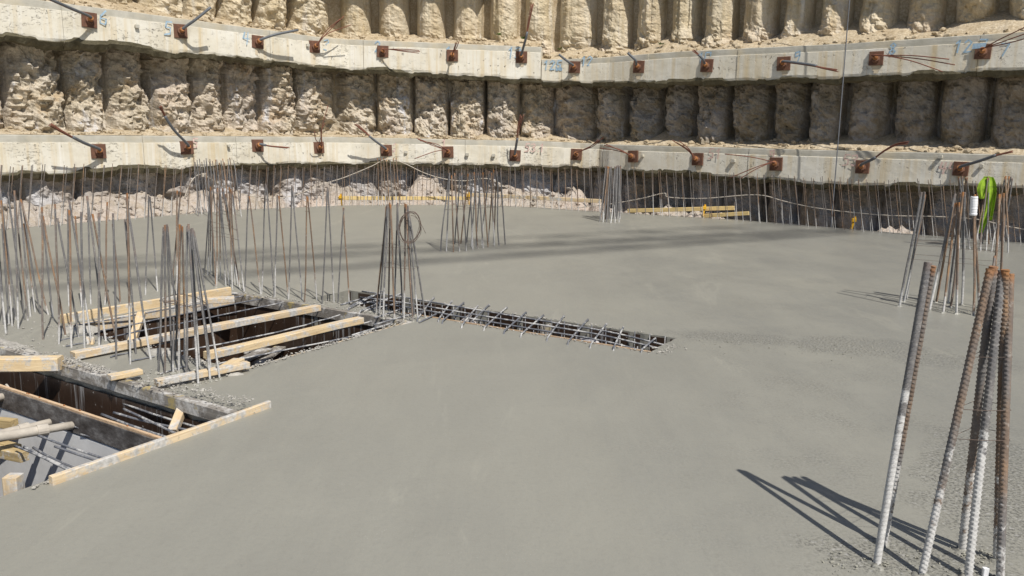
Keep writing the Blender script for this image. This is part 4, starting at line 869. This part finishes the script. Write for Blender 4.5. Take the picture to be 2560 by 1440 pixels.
# near board along the pit
e1 = timber('pit_edge_board', gp(125, 1196, .035)-[0, 0, .04], gp(674, 1005, .035)-[0, 0, .04], .030, .10, M['woodsp'], None, bev=.005, warp=.004); tag(e1, 'long pale board on edge along the right side of the left pit', 'board', 'timbers round the openings')
e2 = timber('timber_stub', G(1.88, -3.99, -.16), G(1.88, -3.99, .06), .07, .07, M['woodsp'], None, (1, 0, 0)); tag(e2, 'short upright crusted stub at the near end of the pit board', 'timber', 'timbers round the openings')
e3 = timber('timber_stub', G(1.63, -3.95, .0), G(1.72, -3.86, .02), .04, .03, M['woodsp'], None); tag(e3, 'small broken block in concrete at the left picture edge', 'timber', 'timbers round the openings')
# cast wall inside the pit with its form strip
cw = empty('inner_wall', G(2.72, -5, -2.6), 'smooth grey concrete wall inside the left pit under a dark form strip', 'wall')
v, f = beamvf(G(2.82, -8.5, -1.33), G(2.82, -3.97, -1.33), .255, 2.3, bev=.004, nseg=3); mk('cast_wall', v, f, M['conc'], cw)
v, f = beamvf(G(2.70, -6.08, -.10), G(2.70, -3.97, -.10), .03, .14, bev=.003, nseg=6, warp=.003); mk('form_strip', v, f, M['plygray'], cw)
v, f = beamvf(G(2.700, -6.08, -.021), G(2.700, -3.97, -.021), .020, .018, bev=.002, nseg=6, warp=.002); mk('strip_edge', v, f, M['woodedge'], cw)
for k in range(6): 
    vv = random.uniform(-5.9, -4.2); v, f = tube_vf([G(2.701, vv, -.013), G(2.701, vv, -.006)], .006, 7); mk('nail_head', v, f, M['rusto'], cw)
def ext(P0, P1, vmin=-8.97):
    P0 = np.array(P0, float); P1 = np.array(P1, float); d = P0-P1; k = (vmin-P1@VV)/(d@VV); return P1+d*k
# steel props with plates
def prop(p0, p1, r, label, pl=.085):
    p0 = np.array(p0); p1 = np.array(p1); d = (p1-p0)/np.linalg.norm(p1-p0); root = empty('steel_prop', p1, label, 'prop', 'crusted steel props in the pit')
    v, f = tube_vf([p0, p0+(p1-p0)*.5, p1-d*.22, p1-d*.20, p1], [r, r, r, r*.82, r*.82], 14); mk('tube', v, f, M['prop'], root, True)
    v, f = tube_vf([p1-d*.24, p1-d*.18], [r*1.2, r*1.2], 14); mk('collar', v, f, M['prop'], root, False)
    v, f = beamvf(p1-d*.004, p1+d*.008, pl*1.5, pl*1.5, (.25, .1, 1), bev=.012, nseg=1); mk('end_plate', v, f, M['prop'], root)
prop(ext(at(-200, 1125, 4.35), gp(200, 1060, -.12), -7.5), gp(200, 1060, -.12), .030, 'pale crusted prop across the pit, nearer one with its plate at the right')
prop(ext(at(-200, 1135, 4.45), gp(146, 1050, -.15), -7.5), gp(146, 1050, -.15), .028, 'pale crusted prop across the pit, farther one just above the other')
prop(ext(at(-200, 1035, 5.0), gp(22, 988, -.08), -7.5), gp(22, 988, -.08), .030, 'pale crusted prop at the left picture edge, highest of the three')
# timber ends at the left
for (a, b, lab) in [((-160, 1040), (38, 1060), 'yellow timber end, upper one at the left picture edge'), ((-160, 1075), (44, 1125), 'yellow timber end, middle one at the left picture edge'), ((-160, 1095), (62, 1142), 'yellow timber end, lowest one at the left picture edge')]:
    o = timber('timber_end', ext(gp(*a, -.22), gp(*b, -.22)), gp(*b, -.22), .06, .06, M['woodbr'], None); tag(o, lab, 'timber', 'timber ends in the pit')
# big timber lying on the joist
o = timber('lying_timber', ext(gp(-260, 912, .05), gp(152, 908, .05), -9.4), gp(152, 908, .05), .10, .095, M['wood'], None, bev=.006); tag(o, 'thick pale timber lying level across the joist at the left picture edge', 'timber', 'timbers round the openings')
# bars sticking into the pit
PBG = 'bars sticking out into the left pit'
pb = [((550, 1042), (407, 1000), -.08), ((481, 1064), (309, 1009), -.12), ((427, 1078), (309, 1022), -.10), ((440, 1068), (284, 1031), -.13), ((407, 1089), (254, 1035), -.13), ((345, 1110), (150, 1056), -.13), ((323, 1119), (202, 1086), -.16), ((330, 1118), (176, 1062), -.15), ((252, 1143), (96, 1089), -.13), ((235, 1149), (137, 1116), -.15), ((164, 1173), (38, 1115), -.13), ((180, 1166), (83, 1119), -.15), ((172, 1170), (60, 1117), -.12)]
for k, (a, b, z) in enumerate(pb):
    A_, B_ = gp(*a, z), gp(*b, z+random.uniform(-.02, .03)); d = (A_-B_)/np.linalg.norm(A_-B_)
    o = tube('rebar', [A_+d*.12, (A_+B_)/2+[0, 0, random.uniform(-.01, .01)], B_], .0075, M['dirty'], None, 8); tag(o, 'grey splashed bar jutting from under the pale board over the left pit', 'rebar', PBG)
# brace in pit corner
o = timber('slanting_brace', gp(432, 1080, -.15), gp(462, 1003, -.02), .055, .05, M['woodsp'], None); tag(o, 'short slanting timber brace in the corner of the left pit', 'timber', 'timbers round the openings')
# crumbly mortar lip along the pit edge
def strip_pts(a, b, w, n, z=0.01, zj=.01):
    t = rng.uniform(0, 1, n)[:, None]; a = np.array(a); b = np.array(b); d = b-a; s = np.array([-d[1], d[0], 0]); s /= np.linalg.norm(s)
    return a+d*t+s*rng.normal(0, w, n)[:, None]+np.array([0, 0, 1.])*(z+rng.uniform(0, zj, n)[:, None])
cr = [strip_pts(G(3.17, -4.95), G(3.27, -3.95), .05, 420, .045, .02), strip_pts(G(3.17, -9), G(3.17, -6.2), .035, 500, .045, .01), strip_pts(G(3.17, -6.1), G(3.17, -5.3), .035, 260, .05, .01), strip_pts(G(3.5, -5.2), G(3.5, -4.6), .12, 160, .004),
      strip_pts(G(3.66, -4.66), G(5.72, -4.70), .02, 380, .006), strip_pts(G(3.80, -7.1), G(3.80, -4.8), .035, 360, .006), strip_pts(G(5.75, -7.), G(5.80, -4.7), .035, 300, .008), strip_pts(G(1.9, -3.9), G(3.4, -3.9), .008, 260, .004),
      strip_pts(G(3.6, -7.6), G(3.4, -6.2), .22, 260, .0), strip_pts(G(6.0, -6.0), G(5.85, -4.7), .10, 260, .004), strip_pts(G(6.57, -6), G(6.57, -2.4), .012, 200, .002), strip_pts(G(5.96, -4.4), G(5.96, -2.4), .010, 160, .002), strip_pts(gp(1640, 885), gp(1700, 865), .05, 90, .001)]
clods('mortar_crumbs', np.concatenate(cr), .002, .014, M['crumb'], .6)
fr = [strip_pts(gp(2195, 1415), gp(2200, 1405), .05, 60, -.002), strip_pts(gp(2250, 1400), gp(2500, 1440), .10, 170, -.003), strip_pts(gp(2400, 1380), gp(2500, 1400), .05, 120, -.002), strip_pts(gp(2060, 1395), gp(2140, 1425), .04, 60, -.002),
      strip_pts(gp(2270, 765), gp(2450, 785), .06, 260, -.003), strip_pts(gp(1750, 855), gp(2330, 890), .16, 420, -.004), strip_pts(gp(2420, 632), gp(2530, 630), .07, 80, -.002)]
def collar(p, r, root):
    n = 16; V = []; ph = random.uniform(0, 9)
    for rr_, hh in ((2.6, -.004), (1.9, .006), (1.25, .012), (.9, .010)):
        for j in range(n):
            a = 2*math.pi*j/n; q = rr_*(1+.3*math.sin(a*2+ph)+.2*math.sin(a*5+ph*2)+random.uniform(-.15, .15)) if rr_ > 1 else rr_
            V.append((p[0]+math.cos(a)*r*q, p[1]+math.sin(a)*r*q, hh*(1+random.uniform(-.4, .6))))
    o = mk('mortar_collar', V, [(k*n+j, k*n+(j+1) % n, (k+1)*n+(j+1) % n, (k+1)*n+j) for k in range(3) for j in range(n)], M['slab'], root, True)
for rt in BROOT:
    for ch in [c for c in rt.children if c.name.startswith('bar')]:
        w_ = rt.location+ch.location; collar((w_[0], w_[1]), ch.scale[0], rt)
clods('wet_gravel', np.concatenate(fr), .002, .009, M['green'], .6)
# grey-white mortar slumps (flat irregular lumps)
def slump(c, rx, ry, h, rot, label, mat=None):
    n = 26; V = []; rings = [(1., 0), (.86, .6), (.55, .9), (.2, 1.)]
    for k, (rr_, hh) in enumerate(rings):
        for j in range(n):
            a = 2*math.pi*j/n; q = rr_*(1+.22*fbm(np.array([[math.cos(a)*1.7+c[0]*3, math.sin(a)*1.7, c[1]*3]]), 3, 4)[0]); x, y = math.cos(a)*rx*q, math.sin(a)*ry*q
            V.append((c[0]+x*math.cos(rot)-y*math.sin(rot), c[1]+x*math.sin(rot)+y*math.cos(rot), c[2]-.01+hh*h*(1+.4*rng.uniform(-1, 1))))
    Fc = [(k*n+j, k*n+(j+1) % n, (k+1)*n+(j+1) % n, (k+1)*n+j) for k in range(3) for j in range(n)]+[tuple(3*n+j for j in range(n))]
    o = mk('mortar_lump', V, Fc, mat or M['crumb'], None, True); tag(o, label, 'mortar', 'spilled mortar lumps')
slump(G(3.22, -5.62, .01), .42, .07, .03, math.radians(-32), 'whitish crumbly mortar spill on the joist beside the short board')
slump(G(3.24, -7.0, .01), .75, .07, .035, math.radians(-32), 'long whitish mortar spill on the left joist')
slump(G(3.82, -6.75, .0), .18, .07, .05, .3, 'whitish mortar lump at the left edge of the cross-barred opening')
slump(G(3.78, -5.55, .0), .16, .07, .04, -.3, 'whitish mortar lump under the middle board end')
slump(G(3.70, -4.66, .0), .10, .035, .025, .2, 'whitish mortar lump at the near corner of the cross-barred opening')
# ------------------------------------------------------------------ opening 2 with boards
p2 = empty('opening_formwork', G(4.8, -5.9, -2.6), 'plywood and timber rim lining the cross-barred opening', 'formwork')
u0_, u1_, v0_, v1_ = HOLES[1]
v, f = beamvf(G(u1_+.0, v0_-.05, -.045), G(u1_+.0, v1_+.02, -.045), .05, .10, bev=.003); mk('rim_timber', v, f, M['woodold'], p2)
v, f = beamvf(G(u0_+.05, v0_+.005, -.055), G(u1_-.04, v0_+.005, -.055), .05, .10, bev=.003); mk('rim_timber', v, f, M['woodsp'], p2)
v, f = beamvf(G(u0_-.12, v1_, -.045), G(u1_+.02, v1_, -.045), .05, .09, bev=.003); mk('rim_timber', v, f, M['woodsp'], p2)
v, f = beamvf(G(u0_, v0_+.05, -.055), G(u0_, v1_-.05, -.055), .05, .10, bev=.003); mk('rim_timber', v, f, M['woodold'], p2)
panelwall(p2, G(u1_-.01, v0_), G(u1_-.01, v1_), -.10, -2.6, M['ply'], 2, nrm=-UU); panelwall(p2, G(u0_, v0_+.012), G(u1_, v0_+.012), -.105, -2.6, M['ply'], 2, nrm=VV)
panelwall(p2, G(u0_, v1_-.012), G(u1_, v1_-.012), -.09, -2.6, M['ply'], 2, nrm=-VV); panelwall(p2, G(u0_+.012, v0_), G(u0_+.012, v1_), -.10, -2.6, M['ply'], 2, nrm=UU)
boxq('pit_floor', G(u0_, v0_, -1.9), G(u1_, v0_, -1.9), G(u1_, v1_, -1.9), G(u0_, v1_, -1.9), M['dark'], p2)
v, f = beamvf(G(4.9, -7.0, -.75), G(4.9, -4.7, -.75), .12, .5, bev=.004); mk('cross_form', v, f, M['ply'], p2)
OB = 'timbers round the openings'
def brd(name, a, b, w, h, mat, lab, z=.045, **k):
    o = timber(name, gp(*a, z), gp(*b, z), w, h, mat, None, **k); tag(o, lab, 'board', OB)
brd('board', (152, 799), (575, 728), .045, .09, M['wood'], 'long pale board on the far side of the cross-barred opening', .035)
brd('board', (182, 888), (795, 769), .085, .055, M['woodsp'], 'long pale board lying across the middle of the opening', .045, warp=.006)
brd('board', (515, 888), (903, 801), .085, .055, M['wood'], 'pale board lying across the near part of the opening', .045, warp=.006)
brd('board', (272, 944), (352, 928), .075, .035, M['wood'], 'short pale board stub on the joist, left one', .06)
brd('board', (390, 957), (620, 911), .06, .045, M['woodsp'], 'short pale board stub on the joist under the column bars, right one', .05)
o = timber('slanting_brace', G(4.05, -6.45, -.25), G(4.55, -6.95, .0), .07, .05, M['wood'], None); tag(o, 'slanting pale brace in the far left of the cross-barred opening', 'timber', OB)
o = timber('timber_stub', gp(222, 862, .0), gp(220, 842, .06), .03, .02, M['wood'], None, (1, 0, 0)); tag(o, 'small upright wooden peg at the left of the opening, left one', 'timber', OB)
o = timber('timber_stub', gp(231, 862, .0), gp(233, 842, .06), .03, .02, M['wood'], None, (1, 0, 0)); tag(o, 'small upright wooden peg at the left of the opening, right one', 'timber', OB)
o = timber('timber_block', gp(562, 925, .03), gp(598, 905, .03), .09, .06, M['wood'], None); tag(o, 'pale wooden block at the near corner of the cross-barred opening', 'timber', OB)
o = timber('timber_block', gp(508, 752, .015), gp(586, 748, .015), .12, .05, M['woodsp'], None); tag(o, 'pale wooden block at the far corner of the cross-barred opening', 'timber', OB)
for a, b, z0, lab in [((600, 905), (668, 872), -.30, 'broken plank end leaning inside the near corner, left one'), ((640, 912), (700, 868), -.36, 'broken plank end leaning inside the near corner, right one'), ((610, 880), (740, 872), -.45, 'grey splashed plank lying low inside the opening')]:
    o = timber('plank', gp(*a, z0-.12), gp(*b, z0-.12), .12, .025, M['woodold'], None); tag(o, lab, 'plank', OB)
XB = 'bars running across the opening'
for a, b, z in [((150, 808), (612, 731), .0), ((160, 818), (612, 739), -.005), ((205, 836), (660, 746), -.01), ((262, 846), (705, 757), -.01), ((255, 893), (852, 762), -.015), ((318, 905), (700, 829), -.015), ((700, 829), (850, 787), -.015), ((402, 929), (930, 803), -.02), ((520, 915), (985, 818), -.02), ((148, 852), (210, 836), .004), ((165, 866), (240, 851), .006), ((276, 893), (330, 880), .006), ((328, 903), (386, 891), .008), ((400, 935), (470, 914), .008)]:
    A_, B_ = gp(*a, z), gp(*b, z); n_ = 5; o = tube('rebar', [A_+(B_-A_)*k/n_+[0, 0, random.uniform(-.006, .006) if 0 < k < n_ else 0] for k in range(n_+1)], .0065, M['dirty'], None, 8)
    tag(o, 'grey splashed bar lying lengthwise over the cross-barred opening', 'rebar', XB)
# ------------------------------------------------------------------ trench with mesh
p3 = empty('trench_formwork', G(6.3, -4, -.55), 'narrow dark open trench lined with plywood beyond the near slab', 'formwork')
u0_, u1_, v0_, v1_ = HOLES[2]
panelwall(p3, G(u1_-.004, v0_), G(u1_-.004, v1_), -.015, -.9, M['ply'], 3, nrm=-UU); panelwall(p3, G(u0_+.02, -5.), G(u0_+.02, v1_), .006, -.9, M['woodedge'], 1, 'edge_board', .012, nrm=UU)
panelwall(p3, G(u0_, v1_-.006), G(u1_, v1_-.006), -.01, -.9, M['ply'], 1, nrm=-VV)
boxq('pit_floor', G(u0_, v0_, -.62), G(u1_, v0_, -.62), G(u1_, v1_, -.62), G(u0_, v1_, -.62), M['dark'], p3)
o = timber('board', gp(1352, 838, -.12), gp(1416, 818, -.12), .02, .17, M['woodold'], None); tag(o, 'white splashed board end standing inside the trench', 'board', OB)
o = mk('mortar_sheet', [gp(1150, 802, -.06), gp(1190, 772, -.03), gp(1215, 776, -.02), gp(1240, 798, -.10), gp(1175, 812, -.16)], [(0, 1, 4), (1, 2, 3, 4)], M['sheet']); md = o.modifiers.new('s', 'SOLIDIFY'); md.thickness = .012; tag(o, 'mortar-spattered plywood scrap tilted inside the trench', 'plywood scrap')
o = timber('plank', gp(1075, 775, -.12), gp(1150, 769, -.12), .06, .03, M['woody'], None); tag(o, 'yellow-brown timber piece lying in the trench near the column bars', 'timber', OB)
cB = gp(1450, 848, -.12); dB = gp(1495, 862, -.12)-cB; v, f = tube_vf([cB, cB+dB*.1, cB+dB*.25, cB+dB*.95, cB+dB], [.012, .014, .032, .032, .02], 12); o = mk('plastic_bottle', v, f, M['plastic'], None, True); tag(o, 'crumpled whitish plastic bottle lying in the trench', 'bottle')
TG = 'bars of the trench mesh'
def rbar(pts, r=.0078, lab='long splashed bar of the trench mesh running lengthwise', g=TG, k=5): 
    o = tube('rebar', pts, r, M['dirty'], None, 8, True, k); tag(o, lab, 'rebar', g)
for a, b in [((905, 728), (1683, 860)), ((900, 742), (1669, 868)), ((925, 756), (1655, 880))]:
    A_, B_ = gp(*a, .02), gp(*b, .0); n_ = 6; pts = [A_+(B_-A_)*k/n_+[0, 0, random.uniform(-.004, .004)+(.012 if 0 < k < n_ else 0)] for k in range(n_+1)]; pts[-1] = pts[-1]-[0, 0, .03]; rbar(pts)
for vv_ in (0, 1):
    for k in range(3):
        u_b = 6.04+.21*k; rbar([G(u_b, -5.6, -.14-.17*vv_), G(u_b+.01, -4, -.15-.17*vv_), G(u_b, -2.5, -.14-.17*vv_)], .0065, 'lower long bar deep inside the trench cage', 'lower bars in the trench')
for k in range(22):
    v_b = -5.5+k*.14; rbar([G(6.03, v_b, .02), G(6.03, v_b+.02, -.4), G(6.5, v_b+.03, -.4), G(6.5, v_b+.05, .02)], .0045, 'thin stirrup of the trench cage going down into the dark', 'stirrups in the trench', 3)
for (a, b) in [((880, 768), (935, 742)), ((868, 778), (968, 728)), ((1042, 805), (1088, 744)), ((1095, 806), (1133, 753)), ((1104, 810), (1164, 758)), ((1153, 821), (1198, 765)), ((1208, 827), (1272, 769)), ((1258, 836), (1320, 782)), ((1300, 844), (1364, 789)), ((1366, 854), (1414, 790)), ((1418, 863), (1474, 799)), ((1474, 871), (1520, 810)), ((1533, 877), (1560, 819)), ((1225, 765), (1177, 812)), ((1640, 850), (1600, 884)), ((895, 786), (1010, 735))]:
    A_, B_ = gp(*a), gp(*b); A_[2] = 0; B_[2] = 0; d = B_-A_; d = UU*(d@UU)+VV*(d@VV)*1.0; lift = np.array([0, 0, .022])
    rbar([A_-[0, 0, .02], A_+d*.04+lift*.7, A_+d*.12+lift, A_+d*.84+lift, A_+d*.91+lift*.8, A_+d*.94-[0, 0, .03]], .0078, 'short hooked bar crossing over the trench', 'hooked bars crossing the trench', 3)
for (a, b) in [((852, 762), (900, 748)), ((875, 765), (985, 742)), ((905, 778), (1008, 755)), ((935, 812), (1055, 778)), ((880, 838), (980, 808)), ((1048, 806), (1100, 780)), ((937, 795), (1010, 770))]:
    rbar([gp(*a, .008), (gp(*a, .016)+gp(*b, .016))/2, gp(*b, .012)], .008, 'white crusted bar lying around the feet of the trench column bars', 'crusted bars at the trench column', 3)
# ------------------------------------------------------------------ formwork timbers beyond the back edge
FG_ = 'yellow form timbers beyond the back edge'
def ftim(a, b, dy, h, lab, mat='woody', w=.06):
    ya, yb = ypx(a[0])+dy, ypx(b[0])+dy; o = timber('form_timber', at(*a, ya), at(*b, yb), w, h, M[mat], None); tag(o, lab, 'timber', FG_)
ftim((845, 495), (1172, 496), .35, .085, 'long bright yellow form timber beyond the back edge in the middle')
ftim((1165, 486), (1262, 491), .55, .085, 'orange form timber behind the centre column bars', 'wood')
ftim((1215, 488), (1502, 503), .40, .085, 'orange-yellow form timber ending at the tight column bars', 'wood')
ftim((1570, 527), (1836, 520), .35, .085, 'yellow form timber beyond the right back edge, upper one')
ftim((1755, 540), (1872, 533), .25, .08, 'yellow form timber beyond the right back edge, lower one')
def clamp(px, y0, y1, dy, lab):
    Y = ypx(px)+dy; b = at(px, y1, Y); t = at(px+(px-1168)*.01, y0, Y); root = empty('form_clamp', b, lab, 'clamp', 'yellow form clamps')
    v, f = beamvf(b, t, .035, .05, (0, 1, 0.01), .004, nseg=2); mk('post', v, f, M['yellow'], root)
    c = b+(t-b)*.72; v, f = beamvf(c-[.045, .02, 0], c+[.03, -.02, 0], .05, .07, bev=.004, nseg=1); mk('bracket', v, f, M['yellow'], root)
clamp(855, 484, 514, .22, 'yellow form clamp at the left end of the middle form timber'); clamp(1172, 480, 512, .3, 'yellow form clamp behind the centre column bars'); clamp(1757, 511, 540, .2, 'yellow form clamp on the right form timbers'); clamp(2128, 541, 572, .02, 'yellow form clamp alone at the right back edge')
# ------------------------------------------------------------------ tower crane jib high above (its lattice shadow falls across the slab)
HJ = 46.
def lift(p, h=HJ): k = h/SD[2]; return np.array([p[0]+SD[0]*k, p[1]+SD[1]*k, h])
a1, b1 = gp(600, 650), gp(1920, 583); a2, b2 = gp(600, 686), gp(1840, 601)
dj = (b1-a1)/np.linalg.norm(b1-a1); jr = empty('crane_jib', lift(a1), 'yellow lattice jib of a tower crane high above the slab, outside the picture', 'crane')
c0 = [lift(a1-dj*8), lift(b1+dj*2.5)]; dj2 = (b2-a2)/np.linalg.norm(b2-a2); c1_ = [lift(a2-dj2*8), lift(b2+dj2*3)]
ft = lambda c, t: c[0]+(c[1]-c[0])*t
tope = [(ft(c0, t)+ft(c1_, t))/2+np.array([.15, .55, 1.3]) for t in (0, 1)]
for nm, c, r in (('chord', c0, .095), ('chord', c1_, .095), ('chord', tope, .05)): v, f = tube_vf(c, r, 8); mk(nm, v, f, M['crane'], jr)
N_ = 11
for k in range(N_):
    t0, t1 = k/N_, (k+1)/N_; tm = (t0+t1)/2
    for A_, B_ in ((ft(c0, t0), ft(c1_, t1)), (ft(c0, t0), ft(tope, tm)), (ft(tope, tm), ft(c0, t1)), (ft(c1_, t0), ft(tope, tm)), (ft(tope, tm), ft(c1_, t1))):
        v, f = tube_vf([A_, B_], .035, 6); mk('lacing', v, f, M['crane'], jr)
